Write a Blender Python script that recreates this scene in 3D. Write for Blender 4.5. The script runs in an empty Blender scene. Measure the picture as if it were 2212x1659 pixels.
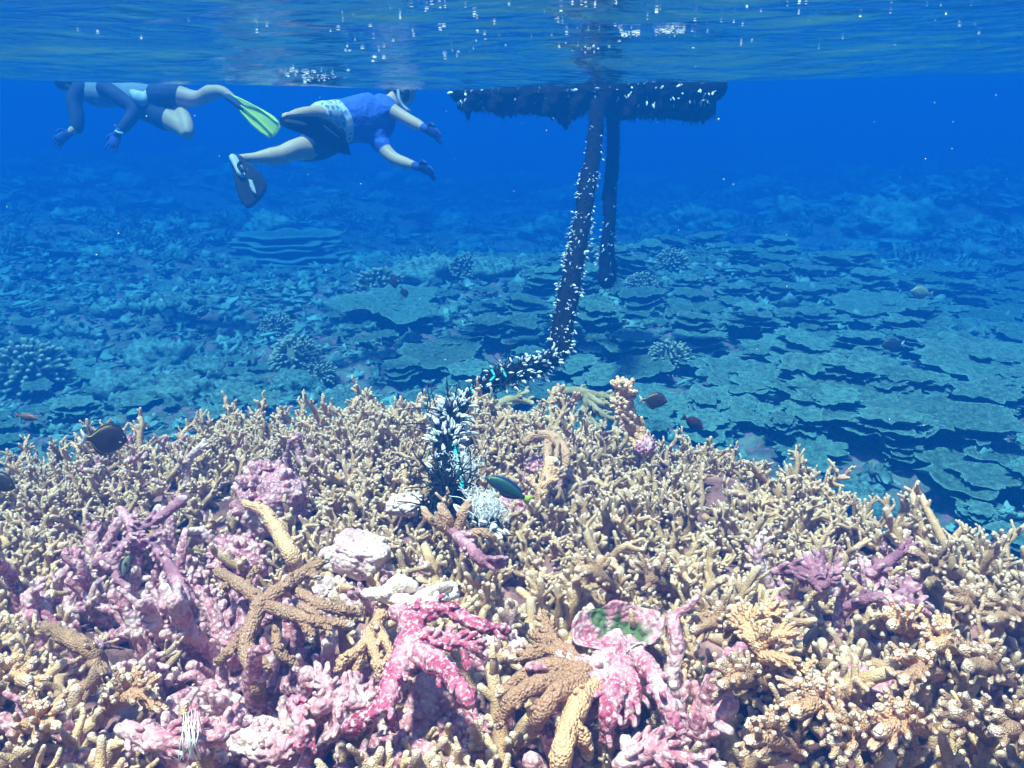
import bpy, math, random
import numpy as np
from mathutils import Vector, Matrix, noise as mnoise

random.seed(11)
RNG = np.random.default_rng(11)
S = bpy.context.scene
COL = S.collection

# ------------------------------------------------------------------ camera
CAM_Z = -0.35
PITCH = math.radians(16.7)
cam_d = bpy.data.cameras.new('camera')
cam = bpy.data.objects.new('camera', cam_d)
COL.objects.link(cam)
cam_d.sensor_width = 36.0
cam_d.lens = 30.0
cam_d.clip_start = 0.02
cam_d.clip_end = 400
cam.location = (0, 0, CAM_Z)
cam.rotation_euler = (math.pi / 2 - PITCH, 0, 0)
S.camera = cam
S.render.resolution_x = 1024
S.render.resolution_y = 768

# ------------------------------------------------------------------ light
SUN_EL = math.radians(73)
SUN_AZ = math.radians(222)        # direction the sun stands in, from +Y clockwise: almost overhead, behind and left
w = bpy.data.worlds.new('World')
S.world = w
w.use_nodes = True
nt = w.node_tree
nt.nodes.clear()
sky = nt.nodes.new('ShaderNodeTexSky')
sky.sky_type = 'NISHITA'
sky.sun_disc = False
sky.sun_elevation = SUN_EL
sky.sun_rotation = SUN_AZ
bg = nt.nodes.new('ShaderNodeBackground')
bg.inputs['Strength'].default_value = 0.12
wo = nt.nodes.new('ShaderNodeOutputWorld')
nt.links.new(sky.outputs[0], bg.inputs[0])
nt.links.new(bg.outputs[0], wo.inputs[0])
sd = bpy.data.lights.new('sun', 'SUN')
sd.energy = 5.0
sd.angle = math.radians(4.0)      # the ripples overhead spread the sun
sd.color = (1.0, 0.79, 0.60)
sun = bpy.data.objects.new('sun', sd)
COL.objects.link(sun)
sdir = Vector((math.sin(SUN_AZ) * math.cos(SUN_EL), math.cos(SUN_AZ) * math.cos(SUN_EL), math.sin(SUN_EL)))
sun.rotation_euler = (-sdir).to_track_quat('-Z', 'Y').to_euler()
sun.location = sdir * 30

S.view_settings.view_transform = 'Standard'
S.view_settings.look = 'None'
S.view_settings.exposure = 1.82
S.view_settings.gamma = 1.0
S.view_settings.use_white_balance = False
cy = S.cycles
cy.max_bounces = 8
cy.diffuse_bounces = 3
cy.glossy_bounces = 3
cy.transmission_bounces = 4
cy.transparent_max_bounces = 8
cy.volume_bounces = 2
cy.sample_clamp_indirect = 4.0
cy.sample_clamp_direct = 0.0
cy.caustics_reflective = False
cy.caustics_refractive = False
cy.use_denoising = True
cy.use_adaptive_sampling = True
cy.adaptive_threshold = 0.02

# ------------------------------------------------------------------ helpers
def rnd(a, b):
    return random.uniform(a, b)

def px2dir(px, py):
    """pixel of the 2212x1659 view of the photograph -> world direction with y = 1"""
    u = (px - 1106) / 1843.3
    v = (829.5 - py) / 1843.3
    c, s = math.cos(PITCH), math.sin(PITCH)
    d = Vector((u, c + v * s, -s + v * c))
    return d / d.y

def at(px, py, y):
    """the point y metres in front of the camera seen at that pixel"""
    return Vector((0, 0, CAM_Z)) + px2dir(px, py) * y

def tag(o, label=None, cat=None, group=None, kind=None):
    if label: o['label'] = label
    if cat: o['category'] = cat
    if group: o['group'] = group
    if kind: o['kind'] = kind
    return o

def empty(name, loc=(0, 0, 0), label=None, cat=None, group=None):
    o = bpy.data.objects.new(name, None)
    COL.objects.link(o)
    o.location = loc
    o.empty_display_size = 0.05
    return tag(o, label, cat, group)

class MB:
    """collects shapes and links them as one mesh object"""
    def __init__(s):
        s.v, s.f, s.a, s.n = [], [], [], 0
    def add(s, v, f, a=None):
        v = np.asarray(v, float).reshape(-1, 3)
        s.v.append(v)
        s.f.append([tuple(i + s.n for i in q) for q in f])
        s.a.append(np.zeros(len(v)) if a is None else np.asarray(a, float))
        s.n += len(v)
        return s
    def mesh(s, name, smooth=True, attr=True):
        me = bpy.data.meshes.new(name)
        v = np.concatenate(s.v)
        f = [q for b in s.f for q in b]
        me.from_pydata(v.tolist(), [], f)
        if smooth:
            me.polygons.foreach_set('use_smooth', [True] * len(me.polygons))
        if attr:
            at_ = me.attributes.new('tip', 'FLOAT', 'POINT')
            at_.data.foreach_set('value', np.concatenate(s.a).astype(np.float32))
        me.update()
        return me
    def build(s, name, mat, parent=None, loc=None, smooth=True):
        me = s.mesh(name, smooth)
        if mat: me.materials.append(mat)
        return link(name, me, parent, loc)

def link(name, me, parent=None, loc=None):
    o = bpy.data.objects.new(name, me)
    COL.objects.link(o)
    if parent is not None:
        o.parent = parent
    if loc is not None:
        o.location = loc
    return o

def recenter(o, p):
    """move the origin of a mesh thing to p, keeping it where it stands"""
    p = Vector(p)
    o.data.transform(Matrix.Translation(-p))
    o.location = p
    return o

_RING = {}
def ringcs(n):
    if n not in _RING:
        t = np.arange(n) * 2 * np.pi / n
        _RING[n] = (np.cos(t), np.sin(t))
    return _RING[n]

def tube(pts, rad, n=7, cap0=False, cap1=True, lump=0.0, tipfall=None, flat=1.0, up=None):
    """rounded tapering tube along pts; returns verts, faces, tip value"""
    P = np.asarray([tuple(p) for p in pts], float)
    R = np.asarray(rad, float) if np.ndim(rad) else np.full(len(P), float(rad))
    if cap1:
        d = P[-1] - P[-2]; d /= np.linalg.norm(d) + 1e-9
        r = R[-1]
        P = np.vstack([P, P[-1] + d * r * .55, P[-1] + d * r * .88])
        R = np.append(R, [r * .82, r * .42])
        endp = P[-3] + d * r * 1.0
    if cap0:
        d = P[0] - P[1]; d /= np.linalg.norm(d) + 1e-9
        r = R[0]
        P = np.vstack([P[0] + d * r * .88, P[0] + d * r * .55, P])
        R = np.append([r * .42, r * .82], R)
        startp = P[2] + d * r
    T = np.gradient(P, axis=0)
    T /= np.linalg.norm(T, axis=1)[:, None] + 1e-9
    a = np.array(up if up is not None else (0.13, 0.91, 0.3), float)
    if abs(a @ T[0]) > .9: a = np.array((1., .1, 0.))
    c, s_ = ringcs(n)
    rows = []
    N = a - (a @ T[0]) * T[0]; N /= np.linalg.norm(N)
    for i in range(len(P)):
        N = N - (N @ T[i]) * T[i]
        N /= np.linalg.norm(N) + 1e-9
        B = np.cross(T[i], N)
        rr = R[i] * (1 + lump * RNG.uniform(-1, 1, n)) if lump else R[i] * np.ones(n)
        rows.append(P[i] + (c * rr)[:, None] * N + (s_ * rr * flat)[:, None] * B)
    V = np.concatenate(rows)
    L = np.concatenate([[0], np.cumsum(np.linalg.norm(np.diff(P, axis=0), axis=1))])
    tv = np.zeros(len(P)) if not tipfall else np.clip(1 - (L[-1] - L) / tipfall, 0, 1)
    A = np.repeat(tv, n)
    F = []
    m = len(P)
    for i in range(m - 1):
        for j in range(n):
            k = (j + 1) % n
            F.append((i * n + j, i * n + k, (i + 1) * n + k, (i + 1) * n + j))
    if cap1:
        V = np.vstack([V, endp]); A = np.append(A, tv[-1]); e = len(V) - 1
        for j in range(n): F.append(((m - 1) * n + j, (m - 1) * n + (j + 1) % n, e))
    if cap0:
        V = np.vstack([V, startp]); A = np.append(A, tv[0]); e = len(V) - 1
        for j in range(n): F.append(((j + 1) % n, j, e))
    return V, F, A

def smoothline(pts, rad, sub=4):
    """Catmull-Rom through pts, with radii"""
    P = [Vector(p) for p in pts]
    P = [P[0] * 2 - P[1]] + P + [P[-1] * 2 - P[-2]]
    R = [rad[0]] + list(rad) + [rad[-1]]
    oP, oR = [], []
    for i in range(1, len(P) - 2):
        for k in range(sub):
            t = k / sub
            a, b, c, d = P[i - 1], P[i], P[i + 1], P[i + 2]
            oP.append(0.5 * ((2 * b) + (c - a) * t + (2 * a - 5 * b + 4 * c - d) * t * t + (3 * b - a - 3 * c + d) * t ** 3))
            oR.append(R[i] * (1 - t) + R[i + 1] * t)
    oP.append(P[-2]); oR.append(R[-2])
    return oP, oR

def sphere(c, r, n=12, m=8, sc=(1, 1, 1), rot=None):
    V, F = [(0, 0, 1)], []
    for i in range(1, m):
        th = math.pi * i / m
        for j in range(n):
            ph = 2 * math.pi * j / n
            V.append((math.sin(th) * math.cos(ph), math.sin(th) * math.sin(ph), math.cos(th)))
    V.append((0, 0, -1))
    for j in range(n):
        F.append((0, 1 + j, 1 + (j + 1) % n))
        F.append((len(V) - 1, 1 + (m - 2) * n + (j + 1) % n, 1 + (m - 2) * n + j))
    for i in range(m - 2):
        for j in range(n):
            a, b = 1 + i * n + j, 1 + i * n + (j + 1) % n
            F.append((a, a + n, b + n, b))
    V = np.array(V) * r * np.array(sc)
    if rot is not None:
        V = V @ np.array(rot.to_3x3()).T
    return V + np.array(c), F

def fbm(x, y, z=0.0, o=4, H=0.5):
    v, a, f = 0.0, 1.0, 1.0
    for _ in range(o):
        v += a * mnoise.noise(Vector((x * f, y * f, z + f)))
        a *= H; f *= 2.03
    return v

# ------------------------------------------------------------------ materials
def newmat(name):
    m = bpy.data.materials.new(name)
    m.use_nodes = True
    t = m.node_tree
    t.nodes.clear()
    out = t.nodes.new('ShaderNodeOutputMaterial')
    b = t.nodes.new('ShaderNodeBsdfPrincipled')
    t.links.new(b.outputs[0], out.inputs[0])
    return m, t, b, out

def N(t, kind, **kw):
    n = t.nodes.new(kind)
    for k, v in kw.items():
        if k.startswith('i_'):
            n.inputs[k[2:].replace('_', ' ')].default_value = v
        else:
            setattr(n, k, v)
    return n

def ramp(t, src, stops, interp='LINEAR'):
    r = t.nodes.new('ShaderNodeValToRGB')
    r.color_ramp.interpolation = interp
    e = r.color_ramp.elements
    while len(e) < len(stops): e.new(0.5)
    for k, (p, c) in enumerate(stops):
        e[k].position = p
        e[k].color = (*c, 1) if len(c) == 3 else c
    t.links.new(src, r.inputs[0])
    return r.outputs[0]

def mix(t, fac, a, b, blend='MIX'):
    m = t.nodes.new('ShaderNodeMix')
    m.data_type = 'RGBA'; m.blend_type = blend
    for s, v in ((m.inputs[0], fac), (m.inputs[6], a), (m.inputs[7], b)):
        if isinstance(v, (int, float)): s.default_value = v
        elif isinstance(v, tuple): s.default_value = (*v, 1)
        else: t.links.new(v, s)
    return m.outputs[2]

def math_(t, op, a, b=None, c=None, clamp=False):
    m = t.nodes.new('ShaderNodeMath'); m.operation = op; m.use_clamp = clamp
    for k, v in enumerate((a, b, c)):
        if v is None: continue
        if isinstance(v, (int, float)): m.inputs[k].default_value = v
        else: t.links.new(v, m.inputs[k])
    return m.outputs[0]

def noise_(t, vec, scale, detail=3, rough=.55):
    n = N(t, 'ShaderNodeTexNoise'); n.inputs['Scale'].default_value = scale
    n.inputs['Detail'].default_value = detail; n.inputs['Roughness'].default_value = rough
    if vec is not None: t.links.new(vec, n.inputs['Vector'])
    return n.outputs['Fac']

def voro(t, vec, scale, feature='F1'):
    n = N(t, 'ShaderNodeTexVoronoi', feature=feature); n.inputs['Scale'].default_value = scale
    t.links.new(vec, n.inputs['Vector'])
    return n.outputs['Distance']

def bump(t, b, h, strength, dist):
    n = N(t, 'ShaderNodeBump'); n.inputs['Strength'].default_value = strength
    n.inputs['Distance'].default_value = dist
    t.links.new(h, n.inputs['Height'])
    t.links.new(n.outputs[0], b.inputs['Normal'])
    return n.outputs[0]

def simple(name, c1, c2=None, rough=.6, scale=8, bumpd=0.0, bscale=60, spec=.3, coord='Object'):
    m, t, b, out = newmat(name)
    tc = N(t, 'ShaderNodeTexCoord').outputs[coord]
    nz = noise_(t, tc, scale)
    c = mix(t, ramp(t, nz, [(.35, (0, 0, 0)), (.65, (1, 1, 1))]), c1, c2 or tuple(x * .7 for x in c1))
    t.links.new(c, b.inputs['Base Color'])
    b.inputs['Roughness'].default_value = rough
    b.inputs['Specular IOR Level'].default_value = spec
    if bumpd:
        bump(t, b, noise_(t, tc, bscale, 3), 1.0, bumpd)
    return m

def coral_mat(name, base, tipc, pink=(0.42, 0.12, 0.22), dark=None, pinkness=0.0, grain=330, useobj=True, tipamt=1.0, fleck=0.0, fscale=150, bd=.0022):
    """stony coral: granular skin, pale growing tips, patches of pink crust (object colour red channel says how much)"""
    m, t, b, out = newmat(name)
    geo = N(t, 'ShaderNodeNewGeometry').outputs['Position']
    oi = N(t, 'ShaderNodeObjectInfo')
    att = N(t, 'ShaderNodeAttribute', attribute_name='tip')
    dark = dark or tuple(x * .6 for x in base)
    n1 = noise_(t, geo, 26, 3)
    c = mix(t, ramp(t, n1, [(.35, (0, 0, 0)), (.62, (1, 1, 1))]), dark, base)
    # per colony tint
    hs = N(t, 'ShaderNodeHueSaturation')
    t.links.new(math_(t, 'MULTIPLY_ADD', oi.outputs['Random'], .014, .493), hs.inputs['Hue'])
    t.links.new(math_(t, 'MULTIPLY_ADD', oi.outputs['Random'], .6, .68), hs.inputs['Value'])
    t.links.new(c, hs.inputs['Color'])
    c = hs.outputs[0]
    # pink crust
    sep = N(t, 'ShaderNodeSeparateColor')
    t.links.new(oi.outputs['Color'], sep.inputs[0])
    n2 = noise_(t, geo, 11, 4, .6)
    amt = math_(t, 'ADD', sep.outputs[0], pinkness) if useobj else None
    thr = math_(t, 'ADD', n2, amt) if amt is not None else math_(t, 'ADD', n2, pinkness)
    pf = math_(t, 'MULTIPLY', math_(t, 'SUBTRACT', thr, .78), 9, clamp=True)
    n3 = noise_(t, geo, 90, 3)
    pk = mix(t, ramp(t, n3, [(.4, (0, 0, 0)), (.62, (1, 1, 1))]), pink, tuple(min(1, x * .55 + .38) for x in pink))
    c = mix(t, pf, c, pk)
    tf = math_(t, 'MULTIPLY', math_(t, 'POWER', att.outputs['Fac'], 1.4), tipamt, clamp=True)
    c = mix(t, tf, c, tipc)
    gr = voro(t, geo, grain)
    c = mix(t, .35, c, ramp(t, gr, [(0, (1.25, 1.25, 1.25)), (.75, (.55, .55, .55))]), 'MULTIPLY')
    t.links.new(c, b.inputs['Base Color'])
    b.inputs['Roughness'].default_value = .75
    b.inputs['Specular IOR Level'].default_value = .25
    if fleck:
        c = mix(t, math_(t, 'MULTIPLY', math_(t, 'LESS_THAN', voro(t, geo, fscale), .26), fleck), c, (.85, .66, .50))
        t.links.new(c, b.inputs['Base Color'])
    h = math_(t, 'MULTIPLY_ADD', gr, -1.0, math_(t, 'MULTIPLY', n3, .7))
    bump(t, b, h, .9, bd)
    return m

def join_meshes(name, items, mat, attr='tip'):
    VV, LV, LS, AT, off, lo = [], [], [], [], 0, 0
    for me, M in items:
        n = len(me.vertices)
        co = np.empty(n * 3, np.float32); me.vertices.foreach_get('co', co)
        co = co.reshape(-1, 3) @ np.array(M.to_3x3()).T + np.array(M.translation)
        VV.append(co)
        lv = np.empty(len(me.loops), np.int32); me.loops.foreach_get('vertex_index', lv)
        LV.append(lv + off)
        ls = np.empty(len(me.polygons), np.int32); me.polygons.foreach_get('loop_start', ls)
        LS.append(ls + lo)
        a = np.empty(n, np.float32); me.attributes[attr].data.foreach_get('value', a); AT.append(a)
        off += n; lo += len(lv)
    VV, LV, LS, AT = map(np.concatenate, (VV, LV, LS, AT))
    me = bpy.data.meshes.new(name)
    me.vertices.add(len(VV)); me.vertices.foreach_set('co', VV.astype(np.float32).ravel())
    me.loops.add(len(LV)); me.loops.foreach_set('vertex_index', LV)
    me.polygons.add(len(LS)); me.polygons.foreach_set('loop_start', LS)
    me.polygons.foreach_set('use_smooth', np.ones(len(LS), bool))
    at_ = me.attributes.new('tip', 'FLOAT', 'POINT'); at_.data.foreach_set('value', AT)
    me.update(calc_edges=True)
    me.materials.append(mat)
    return link(name, me)

def crust_mat(name, a, b_, c_, extra=None, s1=16):
    """blotchy crust: two strong colours and white flecks"""
    m, t, b, out = newmat(name)
    tc = N(t, 'ShaderNodeTexCoord').outputs['Object']
    geo = N(t, 'ShaderNodeNewGeometry').outputs['Position']
    n1 = noise_(t, geo, s1, 5, .65)
    c = ramp(t, n1, [(.36, a), (.5, b_), (.64, c_)])
    n2 = noise_(t, geo, 120, 3, .6)
    c = mix(t, ramp(t, n2, [(.5, (0, 0, 0)), (.66, (1, 1, 1))]), c, (.88, .68, .70))
    att = N(t, 'ShaderNodeAttribute', attribute_name='tip')
    if extra:
        n3 = noise_(t, geo, 60, 3)
        c = mix(t, att.outputs['Fac'], c, mix(t, n3, extra, tuple(x * 2.2 for x in extra)))
    v = voro(t, geo, 85)
    c = mix(t, .4, c, ramp(t, v, [(0, (1.2, 1.2, 1.2)), (.8, (.5, .5, .5))]), 'MULTIPLY')
    t.links.new(c, b.inputs['Base Color'])
    b.inputs['Roughness'].default_value = .7
    b.inputs['Specular IOR Level'].default_value = .3
    bump(t, b, math_(t, 'MULTIPLY_ADD', v, -1.0, noise_(t, geo, 60, 5, .7)), 1.0, .006)
    return m
# ------------------------------------------------------------------ seabed
EDGE = [(-6, 1.6), (-3, 2.2), (-2.2, 2.42), (-1.58, 2.48), (-1.2, 2.52), (-.95, 2.82), (-.6, 2.95), (0, 2.86), (.22, 2.72), (.42, 2.52), (.81, 2.36), (.98, 2.1), (1.2, 1.82), (1.6, 1.4), (2.2, .7), (3, -.5), (6, -3)]
EX = np.array([e[0] for e in EDGE]); EY = np.array([e[1] for e in EDGE])

def sstep(a, b, x):
    t = max(0.0, min(1.0, (x - a) / (b - a)))
    return t * t * (3 - 2 * t)

def edge_d(x, y):
    """signed distance-like value, positive inside the near coral bed"""
    e = float(np.interp(x, EX, EY))
    sl = (float(np.interp(x + .1, EX, EY)) - float(np.interp(x - .1, EX, EY))) / .2
    return (e - y) / math.sqrt(1 + sl * sl)

def low_z(x, y):
    r2 = ((x - 1.0) / 4.6) ** 2 + ((y - 9.2) / 3.2) ** 2
    z = -2.32 + .52 * math.exp(-r2 * 1.3)
    z += .30 * math.exp(-(((x - 2.6) / 2.2) ** 2 + ((y - 5.2) / 1.6) ** 2))
    z += .20 * math.exp(-(((x + 1.6) / 1.8) ** 2 + ((y - 4.6) / 1.0) ** 2))
    far = sstep(11, 18, y)
    z += -.35 * sstep(10.5, 13, y) * (1 - .2 * far) - .05 * far
    z += .13 * fbm(x * .55, y * .55, 3.1, 3) + (.22 + .2 * far) * fbm(x * .21, y * .27, 8.0, 3) * (.4 + far)
    z -= .5 * sstep(3.0, 7.0, x) * sstep(12, 9, y) * .5
    z += .75 * sstep(-1.0, -6.5, x) * sstep(8, 14, y) + .5 * sstep(3, 8, x) * sstep(9, 14, y) + .25 * sstep(14, 22, y)
    z -= .3 * sstep(24, 45, y)
    return z

def bed_z(x, y):
    z = -1.40 + .06 * fbm(x * 1.9, y * 1.9, 1.0, 3)
    z -= .05 * math.exp(-(((x + .75) / .28) ** 2 + ((y - 1.72) / .2) ** 2))
    z += .035 * sstep(1.9, 2.6, y) + .025 * sstep(2.2, 2.8, y) * math.exp(-((x + .35) / .75) ** 2)
    return z

def seabed_z(x, y):
    d = edge_d(x, y)
    k = sstep(-.38, .06, d)
    lo = low_z(x, max(y, 2.0))
    return lo * (1 - k) + (bed_z(x, y) if k > 0 else 0) * k

def bed_hit(px, py, up=0.0):
    """where the ray of that pixel meets the bed raised by up"""
    d = px2dir(px, py)
    lo, hi = .5, 60.0
    y = lo
    while y < hi:
        p = Vector((0, 0, CAM_Z)) + d * y
        if p.z < seabed_z(p.x, p.y) + up: return p
        y *= 1.004
    return Vector((0, 0, CAM_Z)) + d * hi

def axis(segs):
    out = []
    for a, b, n in segs:
        out += list(np.linspace(a, b, n, endpoint=False))
    out.append(segs[-1][1])
    return out

def build_seabed():
    xs = axis([(-60, -20, 14), (-20, -8, 30), (-8, -3, 50), (-3, 3, 150), (3, 9, 60), (9, 20, 28), (20, 60, 14)])
    ys = axis([(-6, .4, 12), (.4, 3.4, 90), (3.4, 12, 130), (12, 30, 90), (30, 62, 30)])
    V = []
    for y in ys:
        for x in xs:
            z = seabed_z(x, y)
            d = edge_d(x, y)
            rough = .03 if d > 0 else .06
            z += rough * (mnoise.noise(Vector((x * 6, y * 6, 0))) + .6 * abs(mnoise.noise(Vector((x * 13, y * 13, 4)))))
            V.append((x, y, z))
    n = len(xs)
    F = [(j * n + i, j * n + i + 1, (j + 1) * n + i + 1, (j + 1) * n + i) for j in range(len(ys) - 1) for i in range(n - 1)]
    m, t, b, out = newmat('reef_rock')
    geo = N(t, 'ShaderNodeNewGeometry').outputs['Position']
    n1 = noise_(t, geo, 5, 5, .65)
    c = ramp(t, n1, [(.3, (.04, .045, .04)), (.45, (.09, .11, .09)), (.58, (.17, .22, .18)), (.72, (.27, .34, .28))])
    n2 = noise_(t, geo, 14, 4)
    c = mix(t, ramp(t, n2, [(.52, (0, 0, 0)), (.6, (1, 1, 1))]), c, (.30, .13, .2))
    cn = ramp(t, n1, [(.3, (.05, .02, .02)), (.45, (.16, .06, .06)), (.58, (.42, .19, .18)), (.72, (.66, .40, .34))])
    sx = N(t, 'ShaderNodeSeparateXYZ'); t.links.new(geo, sx.inputs[0])
    c = mix(t, math_(t, 'GREATER_THAN', math_(t, 'MULTIPLY_ADD', n1, .2, sx.outputs['Z']), -1.47), c, cn)
    t.links.new(c, b.inputs['Base Color'])
    b.inputs['Roughness'].default_value = .85
    bump(t, b, math_(t, 'ADD', noise_(t, geo, 30, 5, .7), math_(t, 'MULTIPLY', voro(t, geo, 45), .5)), 1.0, .02)
    o = MB().add(V, F).build('seabed', m)
    tag(o, kind='structure')
    return o

# ------------------------------------------------------------------ water surface, seen from below
WAVES = []
for lam, amp, ang in [(3.4, .022, 10), (2.1, .014, -22), (1.25, .0105, 24), (.85, .008, -8), (.62, .0052, 30), (.47, .0034, -25), (.36, .0022, 8), (.29, .0013, -40)]:
    a = math.radians(90 + ang)
    WAVES.append((2 * math.pi / lam, amp, math.cos(a), math.sin(a), rnd(0, 6.28)))

def wave_z(x, y):
    wx = x + .15 * math.sin(y * 1.7 + 1) + .07 * math.sin(y * 4.1 + x * 2)
    wy = y + .18 * math.sin(x * 1.3 + .4) + .08 * math.sin(x * 3.7 - y * 1.2)
    z = 0
    for k, a, cx, sy, ph in WAVES:
        s = math.sin(k * (cx * wx + sy * wy) + ph)
        z += a * (1 - abs(s)) * 1.25 - a * .4 if a < .009 else a * s
    # broad swell: a trough some 5 m off, rising beyond it, higher to the right
    z += .055 * (max(0.0, min(y, 17.0) - 5.2)) + .014 * math.sin(x * .9) + .010 * math.sin(x * 2.3 + 1) * math.sin(y * .7)
    z += .11 * sstep(.9, 4.0, x - (y - 5) * .2) + .035 * sstep(1.2, 4.0, -x)
    return z - .10

def build_water():
    xs = axis([(-60, -12, 40), (-12, -4, 80), (-4, 5, 230), (5, 12, 70), (12, 60, 40)])
    ys = axis([(-8, 1.2, 40), (1.2, 7, 240), (7, 12, 110), (12, 62, 90)])
    V = [(x, y, wave_z(x, y)) for y in ys for x in xs]
    n = len(xs)
    F = [(j * n + i, j * n + i + 1, (j + 1) * n + i + 1, (j + 1) * n + i) for j in range(len(ys) - 1) for i in range(n - 1)]
    m = bpy.data.materials.new('water_surface'); m.use_nodes = True
    t = m.node_tree; t.nodes.clear()
    out = t.nodes.new('ShaderNodeOutputMaterial')
    geo = N(t, 'ShaderNodeNewGeometry')
    fr = N(t, 'ShaderNodeFresnel'); fr.inputs['IOR'].default_value = 1.33
    gl = N(t, 'ShaderNodeBsdfGlossy'); gl.inputs['Roughness'].default_value = .17
    gl.inputs['Color'].default_value = (.97, .985, 1, 1)
    tr = N(t, 'ShaderNodeBsdfTransparent')
    mp = N(t, 'ShaderNodeMapping'); mp.inputs['Scale'].default_value = (.8, 1.25, 1)
    t.links.new(geo.outputs['Position'], mp.inputs[0])
    h = math_(t, 'ADD', noise_(t, mp.outputs[0], 4.5, 3, .5), math_(t, 'MULTIPLY', noise_(t, mp.outputs[0], 17, 2), .10))
    bp = N(t, 'ShaderNodeBump'); bp.inputs['Strength'].default_value = 1.0; bp.inputs['Distance'].default_value = .028
    t.links.new(h, bp.inputs['Height'])
    t.links.new(bp.outputs[0], gl.inputs['Normal']); t.links.new(bp.outputs[0], fr.inputs['Normal'])
    ms = N(t, 'ShaderNodeMixShader')
    t.links.new(fr.outputs[0], ms.inputs[0]); t.links.new(tr.outputs[0], ms.inputs[1]); t.links.new(gl.outputs[0], ms.inputs[2])
    t.links.new(ms.outputs[0], out.inputs[0])
    o = MB().add(V, F).build('water', m)
    tag(o, kind='structure')
    return o

def build_haze():
    x0, x1, y0, y1, z0, z1 = -70, 70, -12, 72, -7.0, .85
    V = [(x, y, z) for z in (z0, z1) for y in (y0, y1) for x in (x0, x1)]
    F = [(0, 2, 3, 1), (4, 5, 7, 6), (0, 1, 5, 4), (1, 3, 7, 5), (3, 2, 6, 7), (2, 0, 4, 6)]
    m = bpy.data.materials.new('sea_water'); m.use_nodes = True
    t = m.node_tree; t.nodes.clear()
    out = t.nodes.new('ShaderNodeOutputMaterial')
    v = N(t, 'ShaderNodeVolumePrincipled')
    v.inputs['Color'].default_value = HAZE_COL
    v.inputs['Absorption Color'].default_value = HAZE_ABS
    v.inputs['Density'].default_value = HAZE_D
    v.inputs['Anisotropy'].default_value = .0
    t.links.new(v.outputs[0], out.inputs['Volume'])
    o = MB().add(V, F).build('haze', m, smooth=False)
    tag(o, kind='stuff')
    return o
HAZE_D = 0.5
# scatter = D*col ; absorb = D*(1-col)*(1-sqrt(abs))
HAZE_COL = (.001, .028, .112, 1)
HAZE_ABS = (0.211, 0.552, 0.756, 1)
build_seabed()
build_water()
build_haze()
def unit(v):
    return v / (np.linalg.norm(v) + 1e-9)

def rand_perp(d):
    a = unit(np.cross(d, RNG.normal(size=3)))
    return a

def stub(mb, p, d, r, L, sides=6, kids=0, tipfall=.014):
    pts = [p]; rr = [r * 1.05]
    n = 3
    dd = d
    for i in range(n):
        dd = unit(dd + RNG.normal(size=3) * .13 + np.array([0, 0, .08]))
        pts.append(pts[-1] + dd * L / n)
        rr.append(r * (1 - .3 * (i + 1) / n))
    mb.add(*tube(pts, rr, sides, lump=.12, tipfall=tipfall))
    for k in range(kids):
        i = random.choice((1, 2, 3))
        q = pts[i]
        nd = unit(dd * .7 + rand_perp(dd) * .8)
        stub(mb, q, nd, r * .82, L * rnd(.35, .6), 6, 0, tipfall)

def staghorn(mb, n_main=6, L0=.15, r0=.0105, spread=1.0, stubs=(3, 6), tilt=(15, 68), sides=7, tipfall=.014, base_r=.03, kidp=.5, stubL=(.018, .042)):
    for i in range(n_main):
        az = 2 * math.pi * (i + rnd(-.3, .3)) / n_main
        tl = math.radians(rnd(*tilt)) * spread
        d = np.array([math.cos(az) * math.sin(tl), math.sin(az) * math.sin(tl), math.cos(tl)])
        p = np.array([math.cos(az), math.sin(az), 0]) * base_r * rnd(.2, 1)
        L = L0 * rnd(.7, 1.15); r = r0 * rnd(.85, 1.15)
        pts = [p]; rr = [r * 1.15]; ds = [d]
        n = 6
        for k in range(n):
            d = unit(d + RNG.normal(size=3) * .24 + np.array([0, 0, .05]))
            pts.append(pts[-1] + d * L / n); ds.append(d)
            rr.append(r * (1.1 - .42 * (k + 1) / n))
        mb.add(*tube(pts, rr, sides, lump=.12, tipfall=tipfall))
        for s in range(random.randint(*stubs)):
            k = random.choice((2, 3, 3, 4, 4, 5, 5, 6))
            q, dq = pts[k], ds[k]
            sd = unit(dq * rnd(.3, .9) + rand_perp(dq) + np.array([0, 0, .35]))
            stub(mb, q, sd, rr[k] * rnd(.55, .9), rnd(*stubL), 6, 1 if random.random() < kidp else 0, tipfall)

M_KHAKI = coral_mat('khaki_coral', (.66, .38, .21), (.86, .62, .45), fleck=.3, fscale=230)
TUFTS = []
for i in range(14):
    mb = MB()
    staghorn(mb, random.randint(7, 9), rnd(.115, .16), rnd(.0080, .0100), stubs=(9, 15), tilt=(20, 86), stubL=(.009, .030), kidp=.35)
    me = mb.mesh('coral_tuft'); me.materials.append(M_KHAKI)
    TUFTS.append(me)

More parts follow.
